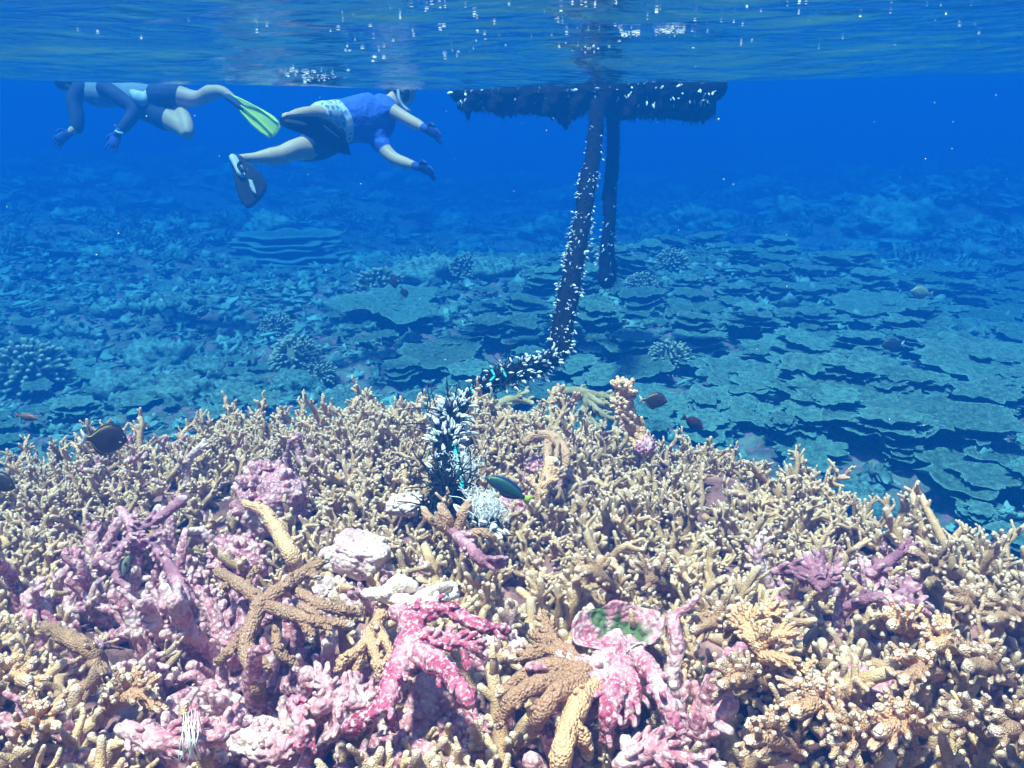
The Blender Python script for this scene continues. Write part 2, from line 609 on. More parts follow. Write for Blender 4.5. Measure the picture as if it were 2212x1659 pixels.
M_MAGENTA = crust_mat('magenta_crust', (.36, .04, .10), (.62, .12, .22), (.78, .40, .44))
M_PINKROCK = crust_mat('pink_crust', (.42, .13, .17), (.72, .30, .35), (.90, .66, .62), s1=11)
M_PALEPINK = crust_mat('pale_pink_crust', (.60, .28, .30), (.84, .54, .50), (.90, .72, .66), s1=9)
M_PURPROCK = crust_mat('purple_pink_crust', (.30, .08, .12), (.62, .22, .28), (.84, .50, .50), s1=14)
PINKS = []
for i in range(10):
    mb = MB()
    staghorn(mb, random.randint(5, 8), rnd(.10, .15), rnd(.0115, .0145), stubs=(3, 7), tilt=(25, 88), stubL=(.010, .032), kidp=.4, tipfall=None)
    me = mb.mesh('crusted_coral'); me.materials.append((M_PINKROCK, M_PURPROCK, M_PINKROCK, M_PALEPINK, M_PINKROCK)[i % 5])
    PINKS.append(me)

def pinkness(px, py):
    """how much pink crust the photo shows round that pixel"""
    v = -.12 + .12 * sstep(1250, 1600, py) * sstep(1500, 900, px)
    for cx, cy, rx, ry, a in ((300, 1330, 300, 190, .38), (250, 1130, 150, 60, .3), (600, 1560, 560, 170, .40), (1000, 1480, 200, 170, .3), (1880, 1230, 170, 80, .3), (1820, 1500, 120, 60, .2), (60, 1300, 120, 120, .22), (1180, 1060, 100, 60, .2), (900, 1260, 140, 60, .2), (1480, 1600, 300, 60, .15)):
        v = max(v, -.12 + a * math.exp(-((px - cx) / rx) ** 2 - ((py - cy) / ry) ** 2) * 1.5)
    return v

def w2p(p):
    """world -> pixel of the 2212 view"""
    c, s = math.cos(PITCH), math.sin(PITCH)
    x, y, z = p[0], p[1], p[2] - CAM_Z
    dep = y * c - z * s
    if dep < .05: return None
    up = y * s + z * c
    return 1106 + 1843.3 * x / dep, 829.5 - 1843.3 * up / dep, dep

def scatter_tufts():
    pts = []
    y = .55
    while y < 3.1:
        x = -3.5
        while x < 3.3:
            xx, yy = x + rnd(-.045, .045), y + rnd(-.045, .045)
            if edge_d(xx, yy) > -.07: pts.append((xx, yy))
            x += .098 * (1 + .16 * sstep(2.4, 1.2, y))
        y += .088 * (1 + .16 * sstep(2.4, 1.2, y))
    vis = []
    for x, y in pts:
        z = seabed_z(x, y)
        q = w2p((x, y, z + .08))
        if q is None: continue
        if -1300 < q[0] < 3400 and q[1] < 2300: vis.append((x, y, z, q))
    print('tufts', len(vis))
    return vis
EXCL = [(583,1085,135),(515,1215,95),(775,1210,90),(600,1280,60),(560,1380,60),(660,1330,60),(880,1340,75),(950,1420,90),(870,1470,60),(935,1520,70),(1330,1390,90),(1180,1440,90),(1290,1480,60),(225,1250,45),(1010,1600,50),(965,1070,55),(1040,1125,50),(1100,1100,50),(1250,1560,50),(1400,1500,40),(720,1300,60),(1640,1370,50),(1770,1245,40),(1380,1290,20),(1150,1150,35)]
TV = [v for v in scatter_tufts() if not any(math.hypot(v[3][0] - a, (v[3][1] - b)) < r * .62 for a, b, r in EXCL)]
inview = [v for v in TV if -40 < v[3][0] < 2250 and 700 < v[3][1] < 1690]
inview.sort(key=lambda v: v[3][2])
solo = set(id(v) for v in inview[:296])
rest = MB()
REST = []
for v in TV:
    x, y, z, q = v
    me = random.choice(TUFTS)
    sc = rnd(.72, 1.28) * (1.0 + .5 * sstep(2.4, 1.2, y))
    rot = Matrix.Rotation(rnd(0, 6.28), 4, 'Z') @ Matrix.Rotation(rnd(-.35, .35), 4, 'X')
    M = Matrix.Translation((x, y, z - .01 - .05 * sstep(2.4, 1.2, y))) @ rot @ Matrix.Scale(sc, 4)
    pk = pinkness(q[0], q[1])
    if random.random() < max(0, pk - .02) * 2.3 + .035:
        o = bpy.data.objects.new('crusted_coral', random.choice(PINKS))
        COL.objects.link(o); o.matrix_world = M
        tag(o, 'dead coral tuft overgrown with pink and purple crust among the khaki tufts', 'coral', 'dead pink crusted coral tufts')
        continue
    if id(v) in solo:
        o = bpy.data.objects.new('coral_tuft', me)
        COL.objects.link(o)
        o.matrix_world = M
        o.color = (pinkness(q[0], q[1]), 0, 0, 1)
        tag(o, 'khaki branching coral tuft with pale tips in the dense foreground thicket', 'coral', 'khaki coral tufts of the foreground thicket')
    else:
        REST.append((me, M))

th = join_meshes('coral_thicket', REST, M_KHAKI)
th.color = (-.12, 0, 0, 1)
tag(th, 'far part of the khaki branching coral thicket along the drop off edge', 'coral thicket', kind='stuff')
# ------------------------------------------------------------------ lower reef: plate corals, heads, rocks
M_PLATE = coral_mat('plate_coral', (.11, .23, .19), (.20, .42, .36), dark=(.045, .10, .085), grain=60, useobj=False, pinkness=-.5, tipamt=.6, fleck=.1, fscale=35, bd=.012)
M_HEAD = coral_mat('knobbly_coral', (.16, .20, .14), (.42, .50, .40), grain=120, useobj=False, pinkness=-.3)
M_PALE = simple('pale_reef_rock', (.22, .44, .40), (.06, .12, .11), scale=5, bumpd=.02, bscale=22, coord='Object')

def plate_mesh(seed, n=64, nr=8, tiers=1, th=.035, saucer=.06):
    mb = MB()
    for tr in range(tiers):
        o = seed * 7.3 + tr * 3.1
        R0 = 1.0 - .11 * tr
        cx, cy, zz = (rnd(-.06, .06) * tr, .05 * tr, .17 * tr)
        V, A = [], []
        for side in (0, 1):
            for i in range(nr + 1):
                f = i / nr
                for j in range(n):
                    a = 2 * math.pi * j / n
                    ca, sa = math.cos(a), math.sin(a)
                    lob = .78 + .38 * mnoise.noise(Vector((ca * 1.5 + o, sa * 1.5, o))) + .2 * mnoise.noise(Vector((ca * 4.5, sa * 4.5 + o, 1))) + .09 * mnoise.noise(Vector((ca * 13, sa * 13, o)))
                    r = f * R0 * max(.3, lob)
                    x, y = r * ca, r * sa
                    z = saucer * f * f + .06 * mnoise.noise(Vector((x * 2.2, y * 2.2, o))) + .05 * f * mnoise.noise(Vector((ca * 3, sa * 3, o + 5))) + .012 * mnoise.noise(Vector((x * 11, y * 11, o)))
                    t = th * (1 - f) + th * .25
                    z += (0 if side == 0 else -t - (1 - f) ** 2 * .1)
                    if side and f == 1: z += t * .3
                    V.append((x + cx, y + cy, z + zz)); A.append(max(0, (f - .86) / .14) if side == 0 else 0)
        F = []
        m = (nr + 1) * n
        for i in range(nr):
            for j in range(n):
                k = (j + 1) % n
                F.append((i * n + j, (i + 1) * n + j, (i + 1) * n + k, i * n + k))
                F.append((m + i * n + j, m + i * n + k, m + (i + 1) * n + k, m + (i + 1) * n + j))
        for j in range(n):
            k = (j + 1) % n
            F.append((nr * n + j, m + nr * n + j, m + nr * n + k, nr * n + k))
        mb.add(V, F, A)
    mb.add(*tube([(0, 0, .17 * (tiers - 1)), (0, 0, -.3), (.03, .02, -.9)], [.16, .15, .3], 10, cap1=False, lump=.15))
    me = mb.mesh('plate_coral'); me.materials.append(M_PLATE)
    return me

def rock_mesh(seed, n=30, m=20, amp=.5, knobs=.22, mat=None, name='reef_rock'):
    V, F = sphere((0, 0, 0), 1, n, m)
    out, A = [], []
    for v in V:
        q = Vector(v) * 1.3 + Vector((seed * 5.1, 0, 2))
        d = 1 + amp * mnoise.noise(q) + amp * .5 * mnoise.noise(q * 2.3) + knobs * abs(mnoise.noise(q * 5.1)) * 2 + knobs * .5 * mnoise.noise(q * 10) - knobs * .9 * (abs(mnoise.noise(q * 3.1 + Vector((9, 1, seed)))) * 2) ** .7
        out.append(np.array(v) * d)
        A.append(0)
    mb = MB().add(out, F, A)
    me = mb.mesh(name)
    if mat: me.materials.append(mat)
    return me

def head_mesh(seed, k=150):
    mb = MB()
    V, F = sphere((0, 0, 0), .72, 18, 12)
    mb.add(V, F)
    for i in range(k):
        z = 1 - 1.35 * (i + .5) / k
        a = i * 2.39996
        r = math.sqrt(max(0, 1 - z * z))
        d = unit(np.array([r * math.cos(a), r * math.sin(a), z]) + RNG.normal(size=3) * .09)
        L = rnd(.86, 1.08)
        mb.add(*tube([d * .6, d * (L - .1), d * L], [.05, .07, rnd(.055, .075)], 6, lump=.1, tipfall=.16))
    me = mb.mesh('knobbly_coral'); me.materials.append(M_HEAD)
    return me

PLATES = [plate_mesh(i) for i in range(9)]
TIERS = [plate_mesh(20 + i, tiers=3, n=56, nr=6) for i in range(3)]
ROCKS = [rock_mesh(i, mat=M_PALE) for i in range(6)]
HEADS = [head_mesh(i) for i in range(3)]

def put(me, name, loc, sc, rz=None, tilt=(0, 0), label=None, cat=None, group=None):
    o = bpy.data.objects.new(name, me)
    COL.objects.link(o)
    o.matrix_world = Matrix.Translation(loc) @ Matrix.Rotation(tilt[0], 4, 'X') @ Matrix.Rotation(tilt[1], 4, 'Y') @ Matrix.Rotation(rnd(0, 6.28) if rz is None else rz, 4, 'Z') @ Matrix.Diagonal((*((sc,) * 3 if np.isscalar(sc) else sc), 1))
    return tag(o, label, cat, group)

def low_hit(px, py):
    p = bed_hit(px, py, .0)
    return p

# large plates one can point to
for px, py, r, up, nm in [
    (2075, 1062, .36, .16, 'low plate coral with a thick pale rim at the right frame edge beyond the thicket'),
    (2010, 945, .5, .18, 'widest smooth plate coral on the right slope below the thicket edge'),
    (2130, 830, .6, .22, 'large pale blue plate coral at the far right above the dark hollow'),
    (1830, 905, .42, .16, 'ragged plate coral between the dark red fish and the widest plate'),
    (1590, 850, .40, .18, 'shelf of plate coral just right of the dark yellow edged fish'),
    (1700, 800, .42, .18, 'ragged plate coral upslope of the dark yellow edged fish'),
    (1440, 905, .34, .10, 'plate coral shelf directly behind the tall knobbly upright coral'),
    (860, 700, .62, .24, 'broad smooth plate coral on the mound left of the hanging rope'),
    (960, 800, .42, .18, 'plate coral shelf behind the thicket edge just left of the sagging rope'),
    (1900, 700, .55, .25, 'plate coral far up the right slope below the pale spotted fish'),
    (330, 880, .28, .12, 'tilted fan shaped plate coral behind the left end of the thicket'),
    (160, 830, .40, .12, 'pale plate coral on the left slope above the thicket')]:
    p = low_hit(px, py)
    put(random.choice(PLATES), 'plate_coral', (p.x, p.y, seabed_z(p.x, p.y) + up * .65), r, tilt=(rnd(.02, .12), rnd(-.08, .08)), label=nm, cat='plate coral', group='large plate corals of the lower reef')

PL = []
tries = 0
while len(PL) < 700 and tries < 60000:
    tries += 1
    y = 3.0 + 9.0 * random.random() ** .8
    x = rnd(-.62, .66) * (y + .8) + .1
    if edge_d(x, y) > -.22: continue
    left = sstep(-.2, -1.8, x - (y - 4) * .12)
    if random.random() < left * .72: continue
    r = rnd(.10, .30) * (1 - .4 * left) * (1 + .25 * sstep(1.5, 4, x))
    if any((x - a) ** 2 + ((y - b) * 1.5) ** 2 < (.42 * (r + c)) ** 2 * .62 for a, b, c in PL): continue
    PL.append((x, y, r))
print('plates', len(PL), tries)
PL.sort(key=lambda p: -p[2] / (p[1] + .5))
PLREST = []
for k_, (x, y, r) in enumerate(PL):
    me = random.choice(PLATES) if random.random() < .5 else random.choice(TIERS)
    if k_ >= 284:
        PLREST.append((random.choice(PLATES), Matrix.Translation((x, y, seabed_z(x, y) + rnd(.04, .12))) @ Matrix.Rotation(rnd(0, .16), 4, 'X') @ Matrix.Rotation(rnd(0, 6.28), 4, 'Z') @ Matrix.Diagonal((r, r * .85, r * .9, 1))))
        continue
    put(me, 'plate_coral', (x, y, seabed_z(x, y) + rnd(.05, .14)), (r, r * rnd(.75, 1), r * .9), tilt=(rnd(-.02, .16), rnd(-.12, .12)),
        label='thin ragged plate coral overlapping its neighbours on the lower reef slope', cat='plate coral', group='plate corals overlapping on the lower reef')

pr = join_meshes('small_plate_corals', PLREST, M_PLATE)
tag(pr, 'many small plate corals filling the gaps of the lower reef slope', 'plate coral', kind='stuff')
for px, py, r, lb in [
    (822, 655, .26, 'round knobbly coral head on the crest left of the hanging rope'),
    (640, 800, .19, 'knobbly coral head on the left slope between the pale boulders and the plates'),
    (690, 830, .13, 'small knobbly coral head just in front of the larger one on the left slope'),
    (1445, 800, .16, 'dark knobbly coral head behind the tall upright coral'),
    (1385, 640, .16, 'knobbly coral head right of the foot of the short rope'),
    (1255, 588, .22, 'small knobbly coral head on the far crest behind the long rope'),
    (1452, 590, .18, 'far knobbly coral head on the crest right of both ropes'),
    (1010, 605, .20, 'pale knobbly coral head on top of the central mound'),
    (70, 850, .30, 'dense knobbly coral clump at the left frame edge'),
    (1290, 905, .09, 'little knobbly coral beside the grey finger coral at the thicket edge'),
    (600, 730, .16, 'small dark knobbly coral head far up the left slope')]:
    p = low_hit(px, py)
    put(random.choice(HEADS), 'knobbly_coral', (p.x, p.y, seabed_z(p.x, p.y) + r * .5), (r, r, r * .85), label=lb, cat='coral head', group='knobbly coral heads')

for px, py, r, lb in [
    (270, 850, .22, 'pale lumpy boulder on the sandy left slope nearest the thicket'),
    (395, 870, .20, 'pale boulder with hollows behind the left thicket edge'),
    (450, 815, .18, 'pale rounded boulder in the middle of the left slope'),
    (520, 880, .17, 'pale boulder close behind the thicket left of the two coral heads'),
    (350, 790, .26, 'broad pale boulder higher on the left slope'),
    (640, 845, .16, 'pale boulder directly in front of the coral head on the left slope'),
    (930, 610, .34, 'bright pale boulder on the crest of the central mound'),
    (1060, 600, .25, 'pale boulder on the crest just left of the hanging rope'),
    (1925, 510, .8, 'flat pale rock table far off on the right'),
    (150, 780, .2, 'pale boulder at the far left above the knobbly clump')]:
    p = low_hit(px, py)
    put(random.choice(ROCKS), 'boulder', (p.x, p.y, seabed_z(p.x, p.y) + r * .15), (r, r, r * .65), label=lb, cat='boulder', group='pale boulders')

RK = []
for i in range(80):
    y = 3.0 + 9 * random.random() ** .9
    x = rnd(-.64, .3) * (y + .8) if random.random() < .75 else rnd(.0, .64) * (y + .8)
    if edge_d(x, y) > -.2: continue
    r = rnd(.05, .16)
    put(random.choice(ROCKS), 'reef_rock', (x, y, seabed_z(x, y) + r * .3), (r * rnd(.8, 1.3), r, r * rnd(.5, .9)),
        label='small pale lump of reef rock lying among the plates of the lower reef', cat='rock', group='small rocks of the lower reef')

# stepped table coral far behind the swimmers
mbt = MB()
zt = 0
for k in range(6):
    R = 1.05 - .06 * k + rnd(-.05, .05); zt += rnd(.05, .10)
    n = 80
    V = []
    for ring, (f, dz) in enumerate(((0, .0), (.6, .01), (.94, .03), (1, .015), (.93, -.01), (.6, -.03))):
        for j in range(n):
            a = 2 * math.pi * j / n
            rr = R * f * (1 + .35 * mnoise.noise(Vector((math.cos(a) * 2 + k, math.sin(a) * 2, k))) + .03 * mnoise.noise(Vector((math.cos(a) * 14 + k, math.sin(a) * 14, k))))
            V.append((rr * math.cos(a), rr * math.sin(a) * .8 + .13 * k, zt + dz + .05 * mnoise.noise(Vector((math.cos(a) * 2, math.sin(a) * 2, k * 2.2))) + .02 * math.sin(a * 3 + k)))
    F = [(i * n + j, (i + 1) * n + j, (i + 1) * n + (j + 1) % n, i * n + (j + 1) % n) for i in range(5) for j in range(n)]
    mbt.add(V, F, [1.0 if 2 <= (q // n) <= 3 else 0 for q in range(len(V))])
mbt.add(*tube([(0, .3, .2), (0, .1, -1.2)], [.2, .5], 16, cap1=False))
TC = at(605, 588, 12.2)
o = mbt.build('table_coral', M_PLATE, loc=TC)
tag(o, 'stepped table coral with many thin curved ledges far behind the swimmer in blue', 'table coral')

# far reef that reads as one mass
SHRUB = []
for i in range(4):
    mb = MB()
    staghorn(mb, 11, .9, .085, stubs=(3, 4), tilt=(15, 85), sides=5, tipfall=None, base_r=.2, kidp=0, stubL=(.15, .3))
    SHRUB.append(mb.mesh('shrub'))
FAR = []
for i in range(2600):
    y = 11 + 21 * random.random() ** 1.1
    x = rnd(-.68, .68) * y
    if abs(x - TC.x) < 1.25 and y < 13.6: continue
    s = rnd(.07, .26) * (.6 + y / 20)
    me = random.choice(ROCKS[:2] + SHRUB * 3 + PLATES[:4] + PLATES[:4])
    fl = rnd(.4, 1.0)
    M = Matrix.Translation((x, y, seabed_z(x, y) + s * rnd(.05, .5))) @ Matrix.Rotation(rnd(0, 6.28), 4, 'Z') @ Matrix.Rotation(rnd(-.25, .25), 4, 'X') @ Matrix.Diagonal((s, s, s * fl, 1))
    FAR.append((me, M))
fr = join_meshes('far_reef', FAR, M_PALE)
tag(fr, 'distant reef of rocks and corals fading into the blue', 'reef', kind='stuff')

# coral rubble between the plates
PEB = []
for i in range(9):
    if i % 3 == 0:
        PEB.append(rock_mesh(40 + i, n=9, m=6, amp=1.5, knobs=.6)); continue
    mb = MB()
    for k in range(random.randint(2, 4)):
        d = unit(RNG.normal(size=3) * (1, 1, .4)); p = RNG.normal(size=3) * .3
        if i % 3 == 1:
            mb.add(*tube([p - d, p, p + d * rnd(.5, 1.3)], [.28, .34, .2], 6, cap0=True, lump=.3))
        else:
            mb.add(*tube([p - d, p, p + d * rnd(.5, 1)], [.45, .6, .35], 7, cap0=True, lump=.35, flat=.5, up=(d[1], -d[0], .1)))
    PEB.append(mb.mesh('fragment'))
RB = []
for i in range(9000):
    y = 2.9 + 9.5 * random.random() ** .8
    x = rnd(-.64, .64) * (y + .8)
    if edge_d(x, y) > -.15: continue
    s_ = rnd(.01, .042) * (1 if y < 7 else 1.5)
    RB.append((random.choice(PEB + SHRUB[:1]), Matrix.Translation((x, y, seabed_z(x, y) + s_ * rnd(.2, 1.4))) @ Matrix.Rotation(rnd(-.5, .5), 4, 'X') @ Matrix.Rotation(rnd(0, 6.28), 4, 'Z') @ Matrix.Diagonal((s_ * rnd(.8, 2.2), s_, s_ * rnd(.5, 1), 1))))
rb = join_meshes('coral_rubble', RB, M_PALE)
tag(rb, 'loose coral rubble between the plates of the lower reef', 'rubble', kind='stuff')
# ------------------------------------------------------------------ single corals and rocks standing in the thicket
WHT = (.86, .72, .66)
M_BROWN = coral_mat('brown_staghorn', (.70, .38, .23), WHT, dark=(.58, .31, .18), pinkness=-.12, useobj=False, grain=200, fleck=.45, fscale=190, bd=.005)
M_TAN = coral_mat('tan_staghorn', (.70, .37, .21), (.90, .66, .50), dark=(.60, .32, .18), pinkness=-.16, useobj=False, grain=200, fleck=.35, fscale=220, bd=.005)
M_GREY = coral_mat('grey_staghorn', (.42, .34, .2), (.7, .6, .45), pinkness=-.2, useobj=False)
M_KH2 = coral_mat('khaki_fingers', (.62, .34, .20), (.88, .62, .48), pinkness=-.1, useobj=False, fleck=.3, fscale=230, bd=.004)
M_PURPLE = coral_mat('purple_crust', (.48, .19, .25), (.82, .55, .55), pink=(.60, .20, .27), dark=(.27, .10, .15), pinkness=.28, useobj=False, grain=200)
M_BLEACH = coral_mat('bleached_coral', (.95, .80, .72), (.97, .86, .80), dark=(.75, .52, .42), pinkness=-.4, useobj=False)

M_ALGAE = crust_mat('crust_with_green_algae', (.44, .05, .13), (.66, .24, .31), (.76, .56, .54), extra=(.07, .11, .04))

def P3(px, py, h, y=None):
    return at(px, py, y) if y else bed_hit(px, py, h)

def limb(mb, pts, rad, nubs=0, nubL=(.006, .016), nubr=.0045, n=14, lump=.14, cap0=True, tipfall=.02, sub=8, tipn=.45):
    W = [P3(*p) for p in pts]
    if np.isscalar(rad): rad = list(np.linspace(rad, rad * .7, len(W)))
    Q, R = smoothline(W, rad, sub)
    V, F, A = tube(Q, R, n, cap0=cap0, lump=lump, tipfall=tipfall)
    V = np.array([v + (.003 if True else .0045) * np.array(mnoise.noise_vector(Vector(v) * 55)) + .0025 * np.array(mnoise.noise_vector(Vector(v) * 130)) for v in V])
    mb.add(V, F, A)
    for i in range(nubs):
        k = random.randrange(1, len(Q) - 1)
        d = unit(np.array(Q[k + 1] - Q[k - 1]))
        s_ = unit(rand_perp(d) + d * .5 + np.array([0, -.1, .3]))
        q = np.array(Q[k]) + s_ * R[k] * .6
        L = rnd(*nubL)
        mb.add(*tube([q, q + s_ * (R[k] * .4 + L * .6), q + (s_ + d * .4) * (R[k] * .35 + L)], [nubr * 1.5, nubr * 1.2, nubr], 6, lump=.1, tipfall=L * tipn if tipn else None))
    return W

def hero(name, label, mat, limbs, cat='coral', group=None):
    mb = MB()
    org = None
    for L in limbs:
        pts, rad = L[0], L[1]
        kw = L[2] if len(L) > 2 else {}
        W = limb(mb, pts, rad, **kw)
        if org is None: org = W[0]
    o = mb.build(name, mat)
    b = Vector((org.x, org.y, seabed_z(org.x, org.y)))
    recenter(o, b)
    tag(o, label, cat, group)
    return o

def lumprock(name, label, mat, px, py, h, r, sc=(1, 1, .8), seed=0, amp=.3, knob=34, kr=.17, cat='rock', boxy=1.0):
    """knobbly encrusted rock: a lumpy body with many fused knobs"""
    c = bed_hit(px, py, h)
    mb = MB()
    V, F = sphere((0, 0, 0), 1, 72, 48)
    out, A = [], []
    cell = 3.2
    for v in V:
        q = Vector(v)
        v = np.sign(v) * np.abs(v) ** boxy
        d = 1 + amp * mnoise.noise(q * 1.2 + Vector((seed * 3.7, 1, 2)))
        dist = mnoise.voronoi(q * cell + Vector((seed, 0, 0)))[0]
        d += kr * (.5 - min(dist[0], 1)) * 1.0 + .05 * mnoise.noise(q * 7) + kr * .45 * (.4 - mnoise.voronoi(q * cell * 2.6)[0][0])
        out.append((v[0] * d * r * sc[0], v[1] * d * r * sc[1], v[2] * d * r * sc[2]))
        A.append(0)
    mb.add(out, F, A)
    for i in range(knob):
        z = rnd(-.3, 1); a = rnd(0, 6.28); rr = math.sqrt(1 - z * z)
        u = np.array([rr * math.cos(a), rr * math.sin(a), z])
        p = u * r * np.array(sc) * .92
        mb.add(*tube([p, p + u * r * rnd(.08, .22)], [r * rnd(.12, .18), r * rnd(.08, .12)], 8, lump=.15))
    o = mb.build(name, mat, loc=c)
    o.rotation_euler.z = rnd(0, 6)
    tag(o, label, cat)
    return o

lumprock('encrusted_rock', 'largest round boulder with pale pink crust and purple knobs standing left of the rope end', M_PINKROCK, 583, 1078, .115, .098, (1, .9, .95), 1, knob=60)
lumprock('encrusted_rock', 'dark purple pink knobbly rock below the round pink boulder', M_PURPROCK, 515, 1210, .10, .068, (1.1, .9, .8), 2, knob=50)
lumprock('encrusted_rock', 'flat topped whitish pink rock between the brown staghorn and the khaki thicket', M_PALEPINK, 775, 1200, .095, .060, (1.15, .9, .6), 3, amp=.45, kr=.16, knob=22, boxy=.6)
lumprock('encrusted_rock', 'pale pink rock under the bleached branch', M_PALEPINK, 715, 1300, .04, .07, (1.1, .9, .6), 4, kr=.12, knob=20)
lumprock('encrusted_rock', 'dull pink rock mass with hollows beneath the magenta branch', M_PINKROCK, 935, 1530, .06, .066, (1, .9, .9), 5, amp=.4, kr=.2, knob=16)
lumprock('encrusted_rock', 'dark magenta rock at the bottom edge right of the hollow', M_PURPROCK, 1010, 1600, .05, .048, (1, 1, .9), 6, amp=.5)
lumprock('encrusted_rock', 'pink and white rock at the bottom edge left of the centre hollow', M_PINKROCK, 855, 1640, .09, .045, (1.3, .9, .8), 7, amp=.4)
lumprock('encrusted_rock', 'low pink lump among fingers at the lower left', M_PINKROCK, 350, 1355, .05, .06, (1.2, .9, .6), 8, kr=.25, knob=60)
lumprock('encrusted_rock', 'pink knobbly lump left of the stem of the brown staghorn', M_PURPROCK, 430, 1310, .07, .05, (1.1, .9, .8), 9, kr=.25, knob=50)
lumprock('encrusted_rock', 'cluster of small pinkish white knobs right of the magenta branch', M_PALEPINK, 1080, 1400, .08, .05, (1.2, .9, .6), 10, kr=.3, knob=80)
lumprock('encrusted_rock', 'bright pink rock in the bottom left corner area', M_PINKROCK, 560, 1610, .07, .05, (1.3, .9, .8), 11, kr=.25, knob=50)
lumprock('encrusted_rock', 'small rosy rock just behind the green fish', M_PURPROCK, 1160, 1010, .08, .038, (1, .9, .8), 12, kr=.25)
lumprock('encrusted_rock', 'dark red rock in the hollow under the green fish', M_PURPROCK, 1105, 1110, .03, .06, (1.2, .9, .8), 13, amp=.4)
lumprock('encrusted_rock', 'purple pink rock at the base of the tall knobbly upright coral', M_PURPROCK, 1395, 965, .11, .030, (1.3, .9, .9), 14)
lumprock('encrusted_rock', 'greyish pink rock left of the frayed rope bundle', M_PALEPINK, 885, 1090, .09, .04, (1.5, .9, .7), 15, kr=.2)
lumprock('encrusted_rock', 'purple lump low in the thicket at the lower right', M_PURPROCK, 1850, 1490, .06, .055, (1.3, .9, .6), 16, amp=.4)

B = dict(nubs=10, nubL=(.001, .004), nubr=.0035, tipn=0, lump=.09)
hero('staghorn_coral', 'large brown staghorn coral with crossing thick arms at the left centre', M_BROWN, [
    ([(470, 1235, .17), (515, 1262, .19), (562, 1300, .2), (545, 1345, .18), (530, 1400, .16), (555, 1480, .12), (560, 1520, .05)], [0.0112, 0.0136, 0.0152, 0.0152, 0.0136, 0.0128, 0.0112], B),
    ([(555, 1310, .2), (620, 1262, .21), (660, 1235, .21), (706, 1207, .22)], [0.0144, 0.0128, 0.0112, 0.0088], B),
    ([(555, 1300, .19), (640, 1330, .2), (700, 1345, .19), (755, 1348, .18)], [0.0144, 0.0128, 0.0112, 0.0088], B),
    ([(620, 1262, .19), (680, 1300, .19), (735, 1318, .17), (775, 1325, .15)], [0.0112, 0.0112, 0.0096, 0.0080], B),
    ([(545, 1350, .17), (500, 1400, .16), (470, 1432, .13)], [0.0112, 0.0096, 0.0080], B),
    ([(600, 1330, .16), (600, 1400, .14), (640, 1440, .10)], [0.0096, 0.0088, 0.0072], B),
    ([(530, 1270, .19), (545, 1240, .2), (560, 1225, .2)], [0.0080, 0.0064, 0.0048], B),
    ([(640, 1330, .2), (665, 1355, .19), (672, 1385, .17)], [0.0088, 0.0072, 0.0056], B),
    ([(700, 1345, .19), (715, 1370, .18)], [0.0072, 0.0048], B),
    ([(660, 1235, .21), (690, 1248, .2)], [0.0072, 0.0048], B),
    ([(650, 1310, .18), (690, 1330, .18), (720, 1365, .16)], [0.0088, 0.0072, 0.0048], B),
    ([(535, 1390, .16), (570, 1430, .15), (580, 1465, .12)], [0.0088, 0.0080, 0.0056], B),
    ([(500, 1255, .18), (475, 1285, .17)], [0.0080, 0.0056], B)])
hero('staghorn_coral', 'single thick brown branch leaning down from the round pink boulder', M_BROWN, [
    ([(528, 1088, .2), (572, 1105, .2), (600, 1150, .18), (630, 1200, .16), (640, 1235, .10)], [.010, .014, .018, .019, .016], B),
    ([(610, 1170, .17), (650, 1160, .17)], [.009, .006])])
hero('bleached_coral', 'bone white bleached branch with flat knob lying across the centre foreground', M_BLEACH, [
    ([(790, 1282, .2), (830, 1285, .21), (880, 1300, .21), (930, 1300, .2), (985, 1285, .19)], [.010, .013, .014, .012, .007]),
    ([(835, 1280, .22), (865, 1262, .23), (890, 1268, .22)], [.014, .019, .012]),
    ([(860, 1290, .2), (880, 1335, .19)], [.012, .010]),
    ([(905, 1290, .21), (945, 1270, .22), (975, 1265, .21), (985, 1275, .2)], [.011, .009, .008, .006]),
    ([(940, 1270, .22), (945, 1292, .21)], [.006, .006])])
hero('encrusted_branch', 'bright magenta encrusted forked branch in front of the bleached branch', M_MAGENTA, [
    ([(858, 1320, 0.235), (890, 1345, 0.235), (885, 1400, 0.235), (852, 1460, 0.225), (835, 1515, 0.215), (800, 1545, 0.205), (758, 1570, 0.185)], [.016, .022, .024, .018, .016, .014, .016], dict(nubs=7, lump=.2)),
    ([(890, 1345, 0.235), (935, 1318, 0.245), (980, 1322, 0.235), (1030, 1350, 0.225), (1095, 1362, 0.205)], [.018, .014, .014, .013, .009], dict(nubs=7, lump=.2)),
    ([(880, 1395, 0.235), (930, 1425, 0.245), (975, 1465, 0.245), (1012, 1515, 0.235)], [.022, .020, .016, .012], dict(nubs=7, lump=.2)),
    ([(900, 1385, 0.235), (970, 1382, 0.225), (1035, 1400, 0.205)], [.016, .013, .010], dict(nubs=20)),
    ([(835, 1515, 0.205), (850, 1570, 0.165)], [.012, .008]),
    ([(1000, 1400, 0.205), (1010, 1440, 0.185)], [.010, .008])])
hero('staghorn_coral', 'brown antler shaped coral with white tips hanging below the bleached branch', M_BROWN, [
    ([(830, 1320, .17), (800, 1370, .17), (775, 1420, .17), (765, 1465, .14)], [.014, .013, .011, .008], B),
    ([(800, 1375, .18), (815, 1430, .18), (820, 1460, .16)], [.011, .009, .007], B),
    ([(780, 1400, .18), (740, 1430, .17), (735, 1450, .15)], [.011, .009, .007], B),
    ([(810, 1350, .19), (840, 1400, .2), (850, 1440, .18)], [.010, .009, .006], dict(nubs=10))])
